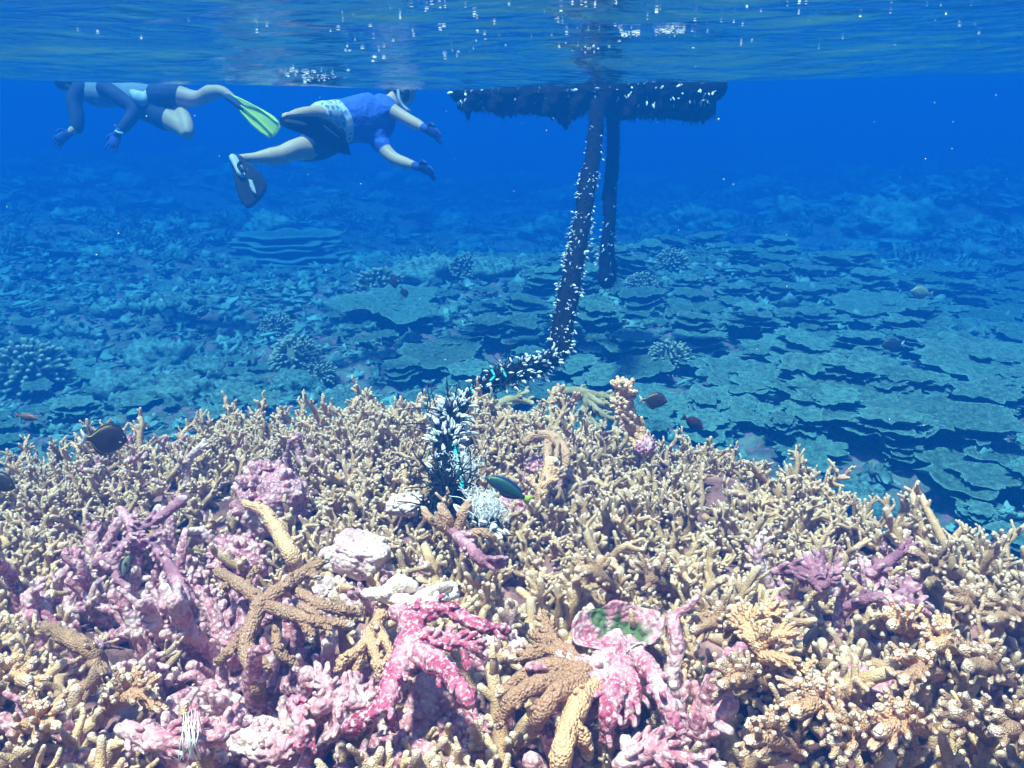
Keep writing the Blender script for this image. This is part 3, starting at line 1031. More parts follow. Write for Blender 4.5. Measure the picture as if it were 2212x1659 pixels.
hero('staghorn_coral', 'hand shaped light brown coral with long curved fingers left of the pink plate', M_TAN, [
    ([(1262, 1440, .19), (1205, 1395, .21), (1150, 1370, .2)], [.014, .013, .009], B),
    ([(1258, 1445, .2), (1190, 1408, .21), (1150, 1412, .21), (1106, 1424, .2)], [.016, .013, .011, .007], B),
    ([(1262, 1455, .2), (1190, 1440, .22), (1130, 1462, .21), (1080, 1500, .19)], [.018, .016, .013, .008], B),
    ([(1245, 1470, .2), (1165, 1480, .22), (1110, 1510, .21), (1078, 1560, .17)], [.018, .016, .014, .010], B),
    ([(1255, 1475, .2), (1200, 1500, .21), (1165, 1545, .19), (1152, 1580, .14)], [.018, .015, .013, .010], B),
    ([(1200, 1400, .2), (1185, 1360, .21), (1178, 1335, .2)], [.009, .008, .006], dict(nubs=8)),
    ([(1205, 1420, .2), (1170, 1385, .19)], [.008, .006])])
hero('staghorn_coral', 'long thick golden brown branch curving down below the pink plate', M_TAN, [
    ([(1320, 1455, .17), (1270, 1495, .19), (1232, 1560, .18), (1213, 1640, .16), (1210, 1680, .1)], [.016, .017, .017, .016, .014], B), ([(1232, 1560, .18), (1262, 1590, .17), (1270, 1630, .13)], [.012, .010, .008], B), ([(1270, 1495, .19), (1240, 1500, .2), (1205, 1530, .18)], [.012, .011, .008], B)])

# pink plate with green algae, on a crusted base
c = bed_hit(1328, 1372, .2)
mb = MB()
n, nr = 72, 12
V, A = [], []
for side in (0, 1):
    for i in range(nr + 1):
        f = i / nr
        for j in range(n):
            a = 2 * math.pi * j / n
            r = .064 * f * (1 + .16 * math.sin(a * 2 + 1) + .09 * mnoise.noise(Vector((math.cos(a) * 3, math.sin(a) * 3, 2))) + .04 * mnoise.noise(Vector((math.cos(a) * 12, math.sin(a) * 12, 2))))
            x, y = r * math.cos(a) * 1.1, r * math.sin(a) * .8
            z = .034 * f ** 2.2 + .007 * mnoise.noise(Vector((x * 40, y * 40, 0))) + .008 * math.sin(a * 5) * f - side * .007 * (1.2 - f * .8)
            V.append((x, y, z))
            g = max(0.0, 1 - ((x - .012) / .048) ** 2 - ((y + .004) / .036) ** 2 + .8 * mnoise.noise(Vector((x * 60, y * 60, 3))))
            g2 = max(0.0, 1 - ((x + .03) / .018) ** 2 - ((y - .025) / .02) ** 2)
            A.append(min(1, 2.5 * max(g, g2)) if side == 0 else 0)
F = []
m_ = (nr + 1) * n
for i in range(nr):
    for j in range(n):
        k = (j + 1) % n
        F.append((i * n + j, (i + 1) * n + j, (i + 1) * n + k, i * n + k))
        F.append((m_ + i * n + j, m_ + i * n + k, m_ + (i + 1) * n + k, m_ + (i + 1) * n + j))
for j in range(n):
    k = (j + 1) % n
    F.append((nr * n + j, m_ + nr * n + j, m_ + nr * n + k, nr * n + k))
R3 = np.array((Matrix.Rotation(.55, 3, 'X') @ Matrix.Rotation(.05, 3, 'Y')))
mb.add(np.array(V) @ R3.T + np.array(c), F, A)
for pts, rad in [
    ([(1330, 1390, .19), (1300, 1440, .19), (1250, 1440, .2), (1215, 1420, .21), (1200, 1395, .2)], [.024, .026, .018, .012, .008]),
    ([(1330, 1400, .18), (1290, 1470, .19), (1225, 1478, .2)], [.024, .02, .010]),
    ([(1330, 1400, .18), (1330, 1470, .18), (1315, 1540, .17), (1310, 1600, .12)], [.026, .024, .016, .010]),
    ([(1345, 1440, .18), (1365, 1500, .17), (1345, 1560, .14)], [.02, .016, .012]),
    ([(1360, 1395, .18), (1405, 1450, .19), (1435, 1510, .19), (1462, 1570, .17)], [.018, .017, .015, .012])]:
    limb(mb, pts, rad, nubs=7, lump=.2, tipn=0, tipfall=None)
o = mb.build('encrusted_plate', M_ALGAE)
recenter(o, (c.x, c.y, seabed_z(c.x, c.y)))
tag(o, 'pink encrusted cup plate with a green algae patch and magenta legs at lower centre right', 'coral')

# tall knobbly upright coral on the far edge of the thicket
yb = 2.42
K = dict(nubs=75, nubL=(.006, .016), nubr=.0075, lump=.16)
hero('upright_coral', 'tall knobbly upright golden coral rising above the far edge of the thicket', M_TAN, [
    ([(1392, 975, 0, yb - .05), (1378, 935, 0, yb), (1358, 900, 0, yb), (1350, 865, 0, yb), (1349, 832, 0, yb)], [.017, .021, .018, .018, .017], K),
    ([(1356, 905, 0, yb), (1334, 885, 0, yb - .01)], [.012, .010], dict(nubs=8, nubr=.006)),
    ([(1352, 870, 0, yb), (1333, 868, 0, yb - .01)], [.010, .010], dict(nubs=8, nubr=.006)),
    ([(1350, 860, 0, yb), (1368, 846, 0, yb - .01)], [.012, .009], dict(nubs=8, nubr=.006)),
    ([(1349, 845, 0, yb), (1337, 828, 0, yb)], [.012, .009], dict(nubs=8, nubr=.006)),
    ([(1358, 905, 0, yb), (1340, 912, 0, yb - .02)], [.010, .009], dict(nubs=6, nubr=.006))])
hero('upright_coral', 'small two pronged golden coral standing at the thicket edge beside the rope', M_TAN, [
    ([(1222, 905, 0, 2.75), (1219, 880, 0, 2.75), (1208, 858, 0, 2.75), (1206, 842, 0, 2.75)], [.014, .014, .012, .010], dict(nubs=16, nubr=.006)),
    ([(1219, 880, 0, 2.75), (1236, 868, 0, 2.74), (1243, 855, 0, 2.74)], [.012, .010, .008], dict(nubs=12, nubr=.006)),
    ([(1215, 868, 0, 2.75), (1200, 862, 0, 2.74)], [.009, .008], dict(nubs=6, nubr=.005))])
fy = 2.88
hero('finger_coral', 'grey green coral with a fan of slim fingers just behind the thicket edge', M_GREY, [
    ([(1215, 845, 0, fy), (1260, 848, 0, fy), (1268, 875, 0, fy - .02), (1262, 915, 0, fy - .02)], [.014, .018, .014, .009], dict(nubs=5)),
    ([(1262, 848, 0, fy), (1300, 856, 0, fy), (1345, 862, 0, fy - .02)], [.014, .012, .007], dict(nubs=10)),
    ([(1262, 850, 0, fy), (1300, 872, 0, fy - .04), (1352, 885, 0, fy - .06)], [.014, .012, .007], dict(nubs=10)),
    ([(1265, 855, 0, fy), (1292, 890, 0, fy - .06), (1335, 910, 0, fy - .08)], [.014, .012, .007], dict(nubs=10)),
    ([(1268, 870, 0, fy), (1245, 900, 0, fy - .06), (1222, 905, 0, fy - .08)], [.012, .010, .007], dict(nubs=8)),
    ([(1266, 880, 0, fy), (1285, 915, 0, fy - .06), (1300, 932, 0, fy - .08)], [.012, .010, .007], dict(nubs=8)),
    ([(1290, 862, 0, fy), (1320, 845, 0, fy)], [.009, .006])])
hero('finger_coral', 'brownish grey branching coral leaning right under the sagging rope', M_GREY, [
    ([(1060, 915, 0, 2.8), (1070, 880, 0, 2.8), (1110, 862, 0, 2.8), (1150, 870, 0, 2.78)], [.020, .018, .013, .008], dict(nubs=10)),
    ([(1110, 862, 0, 2.8), (1140, 845, 0, 2.8)], [.010, .006], dict(nubs=4)),
    ([(1070, 880, 0, 2.8), (1055, 855, 0, 2.8)], [.016, .010], dict(nubs=4))])
hero('staghorn_coral', 'smooth brown arch shaped branch bending down right of the green fish', M_BROWN, [
    ([(1135, 955, .16), (1160, 940, .19), (1195, 945, .2), (1222, 980, .18), (1214, 1020, .14)], [.012, .015, .016, .015, .009], B),
    ([(1185, 945, .19), (1182, 1010, .15), (1175, 1050, .12)], [.014, .012, .010], B),
    ([(1205, 960, .2), (1200, 995, .2)], [.008, .006])])
hero('staghorn_coral', 'brown trunk with a bright pink band at its foot right of the green fish', M_BROWN, [
    ([(1150, 1115, .05), (1168, 1080, .12), (1178, 1040, .15), (1190, 1000, .18)], [.015, .014, .015, .018], dict(nubs=7, lump=.2)),
    ([(1175, 1050, .15), (1210, 1020, .17)], [.010, .008], dict(nubs=12)),
    ([(1172, 1060, .14), (1140, 1040, .16)], [.009, .007], dict(nubs=10))])
hero('staghorn_coral', 'forked orange brown antler coral in the right half of the foreground', M_TAN, [
    ([(1665, 1455, .08), (1640, 1400, .16), (1610, 1350, .19), (1585, 1315, .2)], [.015, .016, .014, .010], dict(nubs=50, nubr=.004)),
    ([(1640, 1400, .17), (1670, 1375, .19), (1715, 1370, .18)], [.013, .011, .008], dict(nubs=26, nubr=.004)),
    ([(1612, 1352, .19), (1650, 1325, .2), (1690, 1325, .19)], [.012, .010, .007], dict(nubs=26, nubr=.004)),
    ([(1650, 1420, .16), (1710, 1430, .17), (1745, 1450, .15)], [.012, .010, .007], dict(nubs=20, nubr=.004)),
    ([(1610, 1355, .18), (1570, 1350, .19)], [.009, .007], dict(nubs=10, nubr=.004))])
hero('staghorn_coral', 'brown stubby coral with white tips in front of the frayed rope bundle', M_BROWN, [
    ([(985, 1170, .08), (965, 1120, .16), (952, 1095, .18)], [.015, .014, .010], B),
    ([(985, 1170, .1), (1000, 1110, .17), (1012, 1085, .18)], [.014, .012, .009], B),
    ([(975, 1150, .12), (935, 1125, .17), (915, 1100, .17)], [.012, .010, .008], B),
    ([(985, 1165, .12), (1040, 1150, .15), (1070, 1175, .12)], [.011, .010, .008], B)])
hero('encrusted_branch', 'lilac white crooked dead branch below the white frayed tuft', M_PURPLE, [
    ([(980, 1150, .17), (1005, 1175, .18), (1030, 1200, .18), (1050, 1215, .17), (1085, 1220, .15)], [.011, .014, .013, .014, .009], dict(nubs=20))])
hero('encrusted_branch', 'purple crusted branches radiating at the right side of the thicket', M_PURPLE, [
    ([(1675, 1235, .18), (1720, 1232, .19), (1765, 1262, .17)], [.009, .013, .013], dict(nubs=14)),
    ([(1768, 1265, .17), (1745, 1200, .2)], [.012, .008], dict(nubs=8)),
    ([(1770, 1265, .17), (1775, 1195, .2)], [.012, .008], dict(nubs=8)),
    ([(1775, 1265, .17), (1808, 1225, .19)], [.011, .008], dict(nubs=8))])
hero('encrusted_branch', 'dark purple bare branches near the small green fish at the right', M_PURPLE, [
    ([(1895, 1215, .18), (1908, 1255, .16), (1915, 1300, .13)], [.012, .012, .010], dict(nubs=10)),
    ([(1880, 1240, .18), (1930, 1205, .19), (1965, 1180, .19)], [.011, .011, .008], dict(nubs=12)),
    ([(1830, 1312, .15), (1885, 1290, .18), (1945, 1300, .18), (2010, 1312, .15)], [.010, .012, .011, .009], dict(nubs=14)),
    ([(1935, 1295, .17), (1985, 1255, .18)], [.012, .009], dict(nubs=8))])
hero('encrusted_branch', 'pink crusted branches around the dark cave at the upper left', M_PURPLE, [
    ([(258, 1100, .19), (292, 1135, .18), (330, 1128, .18), (395, 1078, .2)], [.010, .013, .014, .012], dict(nubs=20)),
    ([(292, 1135, .18), (280, 1165, .17), (340, 1170, .16)], [.012, .014, .010], dict(nubs=14)),
    ([(280, 1165, .17), (240, 1205, .14), (200, 1215, .12)], [.012, .012, .010], dict(nubs=10)),
    ([(240, 1205, .14), (250, 1245, .12), (275, 1270, .1)], [.011, .010, .008])])
hero('encrusted_branch', 'salmon pink bare branch pointing down right of the dark cave', M_PURPLE, [
    ([(360, 1215, .17), (380, 1250, .17), (400, 1295, .14)], [.012, .015, .014], dict(nubs=14)),
    ([(330, 1180, .17), (360, 1215, .17)], [.011, .012], dict(nubs=6))])
hero('encrusted_branch', 'long pink branch lying along the bottom left edge', M_PINKROCK, [
    ([(270, 1575, .2), (330, 1595, .21), (400, 1600, .21), (480, 1590, .2)], [.013, .016, .015, .011], dict(nubs=26)),
    ([(400, 1600, .2), (430, 1540, .21)], [.014, .010], dict(nubs=8)),
    ([(470, 1590, .2), (520, 1545, .2)], [.014, .009], dict(nubs=8))])
hero('encrusted_branch', 'vivid crimson stub between pink fingers at the lower left centre', M_MAGENTA, [
    ([(640, 1520, .16), (652, 1560, .16), (648, 1605, .13)], [.015, .014, .014], dict(nubs=14))])
hero('encrusted_branch', 'whitish pink coral with blunt arms left of the magenta fork', M_PINKROCK, [
    ([(690, 1530, .19), (730, 1500, .2), (775, 1520, .19), (810, 1495, .19)], [.014, .018, .014, .010], dict(nubs=20)),
    ([(730, 1500, .2), (700, 1475, .21), (680, 1455, .2)], [.014, .012, .009], dict(nubs=10)),
    ([(730, 1505, .2), (735, 1560, .17), (720, 1590, .14)], [.014, .012, .010], dict(nubs=10)),
    ([(745, 1500, .2), (768, 1465, .2)], [.014, .012], dict(nubs=6))])
hero('staghorn_coral', 'smooth tan finger branch pointing left in the lower left thicket', M_KH2, [
    ([(215, 1440, .12), (200, 1410, .17), (150, 1380, .19), (95, 1352, .19)], [.016, .016, .015, .011], dict(nubs=40, nubL=(.001, .005), nubr=.003)),
    ([(205, 1415, .16), (195, 1470, .14), (150, 1510, .12)], [.014, .013, .010], dict(nubs=16))])
hero('staghorn_coral', 'pinkish tan branching coral in the bottom right of the centre', M_PINKROCK, [
    ([(1345, 1650, .2), (1400, 1620, .22), (1440, 1585, .22)], [.015, .016, .013], dict(nubs=16)),
    ([(1400, 1620, .22), (1470, 1640, .21), (1540, 1665, .18)], [.015, .014, .012], dict(nubs=16)),
    ([(1370, 1635, .21), (1350, 1600, .2)], [.011, .009])])
# long thick fingers scattered through the right side of the thicket
for i, (x0, y0) in enumerate([(1980, 1240), (2050, 1290), (1925, 1350), (2010, 1400), (2090, 1440), (1950, 1470), (2060, 1540), (1900, 1580), (2140, 1340), (1800, 1600), (1560, 1480), (1500, 1360), (2150, 1580), (1720, 1540), (1620, 1600), (60, 1470), (120, 1570), (330, 1500), (1380, 1250), (1250, 1230)]):
    a = rnd(-.5, .9) + (0 if x0 > 1000 else 2.4)
    L = rnd(85, 130)
    ex, ey = x0 + L * math.cos(a), y0 + L * math.sin(a) * .7
    mx, my = (x0 + ex) / 2, (y0 + ey) / 2 - rnd(5, 20)
    r = rnd(.012, .015)
    lm = [([(ex, ey, .08), (mx, my, .17), (x0, y0, .2)], [r, r * 1.05, r * .7], dict(nubs=16, nubL=(.012, .024), nubr=.0048))]
    for s_ in (-1, 1):
        lm.append(([(mx, my, .17), (mx - 30 * math.cos(a) + s_ * 25, my - 38, .2)], [r * .9, r * .6], dict(nubs=8, nubL=(.010, .02), nubr=.0045)))
    hero('staghorn_coral', 'thick smooth khaki finger branch lying over the smaller tufts of the thicket', random.choice((M_KH2, M_TAN, M_KH2)), lm, group='thick finger branches lying over the thicket')

# hair thin white threads
M_THREAD = simple('white_fibre', (.9, .88, .86), (.75, .75, .78), rough=.5)
mb = MB()
for i in range(14):
    x0 = 412 + rnd(-14, 14)
    p = [P3(x0 + rnd(-4, 4), 1545 + rnd(-12, 20), .24), P3(x0 + rnd(-8, 8), 1590, .24), P3(x0 + rnd(-22, 22), 1640, .2)]
    q, r = smoothline(p, [.0006, .0008, .0008], 4)
    mb.add(*tube(q, r, 4))
o = mb.build('thread_tuft', M_THREAD); recenter(o, P3(412, 1640, .2))
tag(o, 'wisp of fine white threads hanging over the pink branch at the bottom left', 'threads')
# ------------------------------------------------------------------ drifting log with its net skirt, and the barnacled ropes
M_DARK = simple('dark_weedy_fibre', (.006, .006, .008), (.014, .012, .013), rough=.9, spec=.1, scale=40, bumpd=.02, bscale=90)
M_HAIR = simple('black_frayed_fibre', (.012, .012, .015), rough=.6)
M_CYAN = simple('turquoise_cord', (.02, .62, .60), (.05, .5, .55), rough=.5)
m, t, b, out = newmat('barnacle_shell')
att = N(t, 'ShaderNodeAttribute', attribute_name='tip')
t.links.new(mix(t, ramp(t, att.outputs['Fac'], [(.45, (0, 0, 0)), (.7, (1, 1, 1))]), (.92, .86, .84), (.03, .025, .03)), b.inputs['Base Color'])
b.inputs['Roughness'].default_value = .35
M_SHELL = m

def barnacle_mesh(seed):
    mb = MB()
    st = rnd(.012, .03)
    bend = np.array([rnd(-.006, .006), rnd(-.006, .006), 0])
    mb.add(*tube([(0, 0, -.004), bend + (0, 0, st * .5), (0, 0, st + .003)], [.0042, .0036, .0030], 5))
    nst = mb.n
    L = rnd(.026, .036)
    prof = [(0, .12), (.12, .55), (.3, .92), (.5, 1.0), (.7, .8), (.86, .5), (.96, .22), (1, .04)]
    n = 12
    V, A = [], []
    for f, w_ in prof:
        for j in range(n):
            a = 2 * math.pi * j / n
            V.append((.40 * L * w_ * math.cos(a) * .62 + .0 + .10 * L * f, .15 * L * w_ * math.sin(a), st + f * L))
            A.append(1.0 if j in (0,) or (j == 6 and f > .2) or (j == 3 and .2 < f < .8) else 0.0)
    F = [(i * n + j, i * n + (j + 1) % n, (i + 1) * n + (j + 1) % n, (i + 1) * n + j) for i in range(len(prof) - 1) for j in range(n)]
    mb.add(V, F, A)
    me = mb.mesh('barnacle')
    me.materials.append(M_SHELL); me.materials.append(M_HAIR)
    mi = [1 if max(p.vertices) < nst else 0 for p in me.polygons]
    me.polygons.foreach_set('material_index', mi)
    return me
BARN = [barnacle_mesh(i) for i in range(8)]

def path(pts, sub=10):
    W = [at(px, py, y) for px, py, y, r in pts]
    return smoothline(W, [p[3] for p in pts], sub)

def barnacles(parent, Q, R, dens, n_parts=100, down=.3, size=1.0, name='barnacle', side=None):
    """goose barnacles on a rope or a log: the largest as parts, the rest in one"""
    P = [np.array(q) for q in Q]
    items = []
    for k in range(len(P) - 1):
        T = unit(P[k + 1] - P[k]); seg = np.linalg.norm(P[k + 1] - P[k])
        nn = dens(k / (len(P) - 1)) * seg
        cnt = int(nn) + (random.random() < nn % 1)
        for i in range(cnt):
            f = random.random()
            d = rand_perp(T)
            if mnoise.noise(Vector(P[k]) * 9 + Vector(d) * .9) < -.12: continue
            if d[1] > .55 and random.random() < .7: d = -d
            if side is not None: d = unit(d * .7 + side)
            q = P[k] + (P[k + 1] - P[k]) * f + d * R[k] * .92
            dd = unit(d * .8 + RNG.normal(size=3) * .55 + np.array([0, 0, -down]))
            M = Matrix.Translation(q) @ Vector(dd).to_track_quat('Z', 'Y').to_matrix().to_4x4() @ Matrix.Rotation(rnd(0, 6.28), 4, 'Z') @ Matrix.Scale(size * rnd(.7, 1.25), 4)
            items.append((random.choice(BARN), M, q[1]))
    items.sort(key=lambda a: a[2])
    pi = parent.matrix_world.inverted() if parent else Matrix()
    loc = Matrix.Translation(-Vector(parent.location))
    near = items[:n_parts * 2]
    random.shuffle(near)
    for me, M, _ in near[:n_parts]:
        o = bpy.data.objects.new(name, me); COL.objects.link(o)
        o.parent = parent
        o.matrix_basis = loc @ M
    rest_ = near[n_parts:] + items[n_parts * 2:]
    if rest_:
        o = join2(name, [(me, loc @ M) for me, M, _ in rest_])
        o.parent = parent
        tag(o, kind='stuff')
    return items

def join2(name, items):
    o = join_meshes(name, items, M_SHELL)
    o.data.materials.append(M_HAIR)
    mi = np.concatenate([np.array([p.material_index for p in me.polygons], np.int32) for me, M in items])
    o.data.polygons.foreach_set('material_index', mi)
    return o

def rope_core(Q, R, name, mat, parent, n=14, lump=.14):
    mb = MB()
    mb.add(*tube(Q, R, n, cap0=True, lump=lump))
    # fuzz of short dark fibres
    P = [np.array(q) for q in Q]
    for k in range(len(P) - 1):
        T = unit(P[k + 1] - P[k])
        for i in range(9):
            d = rand_perp(T)
            q = P[k] + (P[k + 1] - P[k]) * random.random() + d * R[k] * .9
            L = rnd(.008, .03)
            e = q + unit(d + RNG.normal(size=3) * .5 + np.array([0, 0, -.3])) * L
            mb.add(*tube([q, (q + e) / 2 + RNG.normal(size=3) * .003, e], [.003, .002, .001], 4))
    mb.v = [v - np.array(parent.location) for v in mb.v]
    return mb.build(name, mat, parent)

def hairs(parent, c, k, L, spread, name='frayed_end', r=.0022, curl=.5):
    mb = MB()
    for i in range(k):
        d = unit(RNG.normal(size=3) * spread + np.array([0, 0, .4]))
        p = np.array(c) + RNG.normal(size=3) * .02
        pts = [p]
        l = L * rnd(.5, 1.2)
        for s in range(6):
            d = unit(d + RNG.normal(size=3) * curl * .5)
            pts.append(pts[-1] + d * l / 6)
        mb.add(*tube(pts, np.linspace(r, r * .6, 7), 5))
    mb.v = [v - np.array(parent.location) for v in mb.v]
    return mb.build(name, M_HAIR if name == 'frayed_end' else M_THREAD, parent)

# long rope: hangs from the log, sags just behind the thicket, rests on the coral
rp = [(1290, 225, 5.55, .045), (1287, 280, 5.4, .045), (1280, 340, 5.2, .042), (1268, 400, 4.95, .05), (1262, 450, 4.75, .043), (1252, 510, 4.5, .044), (1240, 570, 4.2, .043), (1228, 640, 3.95, .047), (1216, 700, 3.75, .045), (1210, 752, 3.55, .040), (1198, 775, 3.45, .030)]
rp2 = [(1198, 775, 3.45, .030), (1165, 788, 3.35, .030), (1120, 803, 3.2, .032), (1080, 815, 3.08, .030), (1045, 838, 2.98, .032), (1020, 865, 2.86, .030), (1000, 885, 2.72, .028), (975, 900, 2.55, .032), (965, 950, 2.38, .026), (968, 1000, 2.22, .024), (958, 1040, 2.1, .028), (965, 1085, 1.98, .04)]
rope = empty('barnacled_rope', at(*rp[-1][:3]), 'long thick black rope crusted with white barnacles sagging from the log onto the thicket', 'rope')
Q1, R1 = path(rp); Q2, R2 = path(rp2)
rope_core(Q1 + Q2[1:], list(R1) + list(R2[1:]), 'rope_core', M_DARK, rope)
bpy.context.view_layer.update()
def d1(f): return 14 if f < .16 else 90 if f < .24 else (260 if f < .45 else 480)
def d2(f): return 480 if f < .30 else (260 if f < .5 else (330 if f < .6 else (800 if f < .76 else 110)))
barnacles(rope, Q1, R1, d1, 50, down=.6, size=.62)
barnacles(rope, Q2, R2, d2, 50, down=.1, size=.75)
a_, b_ = int(len(Q2) * .58), int(len(Q2) * .74)
barnacles(rope, Q2[a_:b_], R2[a_:b_], lambda f: 380, 30, down=.35, size=.95)
for cc, sc_ in (((1262, 405, 4.88), .05), ((1265, 380, 4.95), .04)):
    pass
mb = MB()
for line in ([(1062, 800, 3.0), (1068, 812, 2.98), (1060, 822, 2.96)], [(1085, 795, 3.04), (1090, 805, 3.02), (1092, 815, 3.0)], [(1018, 838, 2.9), (1022, 850, 2.86), (1020, 868, 2.8)], [(978, 962, 2.31), (985, 980, 2.24), (988, 1010, 2.16), (996, 1040, 2.05), (1000, 1052, 2.02)], [(1003, 868, 2.74), (995, 878, 2.68)]):
    q, r = smoothline([at(*p) for p in line], [.005] * len(line), 5)
    mb = MB(); mb.add(*tube(q, r, 7, cap0=True, lump=.25))
    mb.v = [v - np.array(rope.location) for v in mb.v]
    mb.build('cord', M_CYAN, rope)
for c_, k, L in (((935, 925, 2.42), 9, .12), ((925, 1010, 2.15), 14, .09), ((1020, 1060, 1.98), 14, .10), ((950, 1070, 1.98), 55, .10), ((975, 1040, 2.04), 30, .08), ((1085, 800, 3.0), 12, .11), ((985, 890, 2.7), 12, .12), ((950, 900, 2.5), 10, .14), ((1050, 860, 2.9), 12, .10)):
    hairs(rope, at(*c_), k, L, 1.0)
for c_, k, L in (((1002, 1012, 2.12), 120, .05),):
    hairs(rope, at(*c_), k, L, 1.0, 'white_frayed_tuft', r=.0011, curl=1.5)
ft = empty('frayed_fibre_tuft', at(1045, 1112, 1.86), 'white shaggy tuft of frayed fibres with barnacles below the green fish', 'fibre tuft')
bpy.context.view_layer.update()
hairs(ft, at(1045, 1105, 1.86), 330, .058, 1.0, 'white_fibres', r=.0011, curl=1.4)
Qt, Rt = path([(1015, 1135, 1.84, .012), (1045, 1125, 1.84, .016), (1075, 1118, 1.84, .012)], 3)
barnacles(ft, Qt, Rt, lambda f: 380, 40, down=0)

# short rope
rs = [(1322, 235, 5.9, .042), (1325, 300, 5.9, .040), (1322, 370, 5.88, .044), (1316, 430, 5.85, .048), (1318, 480, 5.8, .036), (1312, 520, 5.75, .04), (1312, 570, 5.7, .055), (1311, 605, 5.65, .06)]
sr = empty('barnacled_rope', at(*rs[-1][:3]), 'short straight dark rope hanging behind the long rope and ending above the far crest', 'rope')
bpy.context.view_layer.update()
Qs, Rs = path(rs, 8)
rope_core(Qs, Rs, 'rope_core', M_DARK, sr)
barnacles(sr, Qs, Rs, lambda f: 8 if f < .6 else 120, 60, down=.6)
hairs(sr, at(1311, 610, 5.65), 30, .14, .7)

# the log at the surface
lg = empty('drifting_log', at(1280, 200, 5.8), 'dark drifting log crusted with small barnacles and trailing ragged net at the water surface', 'log')
bpy.context.view_layer.update()
def lbuild(mb, name, mat):
    mb.v = [v - np.array(lg.location) for v in mb.v]
    return mb.build(name, mat, lg)
QL, RL = path([(990, 203, 5.95, .055), (1040, 210, 5.95, .065), (1120, 210, 5.92, .07), (1220, 208, 5.88, .072), (1320, 200, 5.8, .085), (1400, 195, 5.72, .10), (1480, 190, 5.65, .10), (1540, 188, 5.6, .09)], 8)
mb = MB(); mb.add(*tube(QL, RL, 18, cap0=True, lump=.12)); lbuild(mb, 'log', M_DARK)
# net skirt: thick ragged sheet hanging under the log
top = []
bot = [(990, 235), (1003, 236), (1010, 258), (1018, 238), (1050, 236), (1085, 252), (1110, 243), (1150, 243), (1180, 250), (1205, 256), (1220, 278), (1235, 256), (1270, 240), (1310, 250), (1340, 258), (1400, 252), (1450, 256), (1500, 262), (1530, 258), (1542, 245)]
bx = [b_[0] for b_ in bot]; by = [b_[1] for b_ in bot]
V, F = [], []
NX, NY = 150, 8
for s_ in (-1, 1):
    for i in range(NX + 1):
        px = 988 + (1544 - 988) * i / NX
        f = (px - 990) / 550
        y0 = 5.93 - .33 * max(0, f)
        yb_ = np.interp(px, bx, by) + rnd(-2.5, 4) + (rnd(0, 10) if random.random() < .12 else 0)
        yt = 205 - 12 * f
        for j in range(NY + 1):
            g = j / NY
            p = at(px, yt + (yb_ - yt) * g, y0 + .04 * math.sin(i * .4 + g * 3) + .03 * mnoise.noise(Vector((i * .2, j * .5, 0))))
            p.y += s_ * (.05 * (1 - g) ** .5 + .012)
            V.append(p)
m0 = (NX + 1) * (NY + 1)
for i in range(NX):
    for j in range(NY):
        a_, b_, c_, d_ = i * (NY + 1) + j, (i + 1) * (NY + 1) + j, (i + 1) * (NY + 1) + j + 1, i * (NY + 1) + j + 1
        F.append((a_, b_, c_, d_)); F.append((m0 + a_, m0 + d_, m0 + c_, m0 + b_))
    a_, b_ = i * (NY + 1) + NY, (i + 1) * (NY + 1) + NY
    F.append((a_, b_, m0 + b_, m0 + a_))
mb = MB(); mb.add(V, F); lbuild(mb, 'net_skirt', M_DARK)
mb = MB()
for i in range(280):
    px = rnd(990, 1545)
    f = (px - 990) / 550
    py = np.interp(px, bx, by) + rnd(-18, -5)
    p = np.array(at(px, py, 5.92 - .33 * f + rnd(-.03, .03)))
    L = rnd(.025, .06)
    e = p + np.array([rnd(-.02, .02), rnd(-.03, .02), -L])
    mb.add(*tube([p, (p + e) / 2 + RNG.normal(size=3) * .005, e], [.004, .003, .0015], 4))
lbuild(mb, 'net_fringe', M_HAIR)
def dl(f): return 220 if (f < .06 or f > .93) else (75 if f < .5 else 90 if f < .86 else 120)
barnacles(lg, QL, [r * 1.02 for r in RL], lambda f: 1.9 * dl(f), 100, down=.5, size=1.0, side=np.array([0, -.5, -.15]))
bpy.context.view_layer.update()
# ------------------------------------------------------------------ snorkellers
M_SKIN = simple('skin', (.60, .40, .27), (.52, .34, .22), rough=.55, scale=6)
M_SHIRT = simple('blue_rash_shirt', (.05, .13, .62), (.04, .10, .50), rough=.8, scale=9, bumpd=.03, bscale=11)
M_BLACK = simple('black_rubber', (.012, .012, .015), (.02, .02, .024), rough=.6, spec=.15)
M_GLOVE = simple('blue_glove', (.03, .07, .42), (.02, .03, .12), rough=.7, scale=14)
M_LGREY = simple('light_grey_rubber', (.62, .64, .66), rough=.5)
M_NAVY = simple('navy_cloth', (.02, .03, .08), (.03, .045, .11), rough=.8, scale=10)
M_GREY = simple('grey_blue_cloth', (.20, .25, .33), (.15, .19, .27), rough=.8, scale=10)
M_SILVER = simple('pale_blue_cloth', (.55, .62, .68), (.42, .5, .58), rough=.8, scale=12)
M_YFIN = simple('yellow_green_fin', (.62, .78, .10), (.55, .7, .09), rough=.45, scale=5)
M_HAIRP = simple('dark_hair', (.03, .02, .015), rough=.8)
m, t, b, out = newmat('floral_shorts')
tc = N(t, 'ShaderNodeTexCoord').outputs['Object']
c = ramp(t, noise_(t, tc, 22, 2), [(.36, (.10, .20, .50)), (.44, (.50, .62, .72)), (.56, (.62, .68, .70)), (.62, (.40, .16, .14)), (.70, (.12, .3, .3))])
t.links.new(c, b.inputs['Base Color']); b.inputs['Roughness'].default_value = .8
M_FLORAL = m

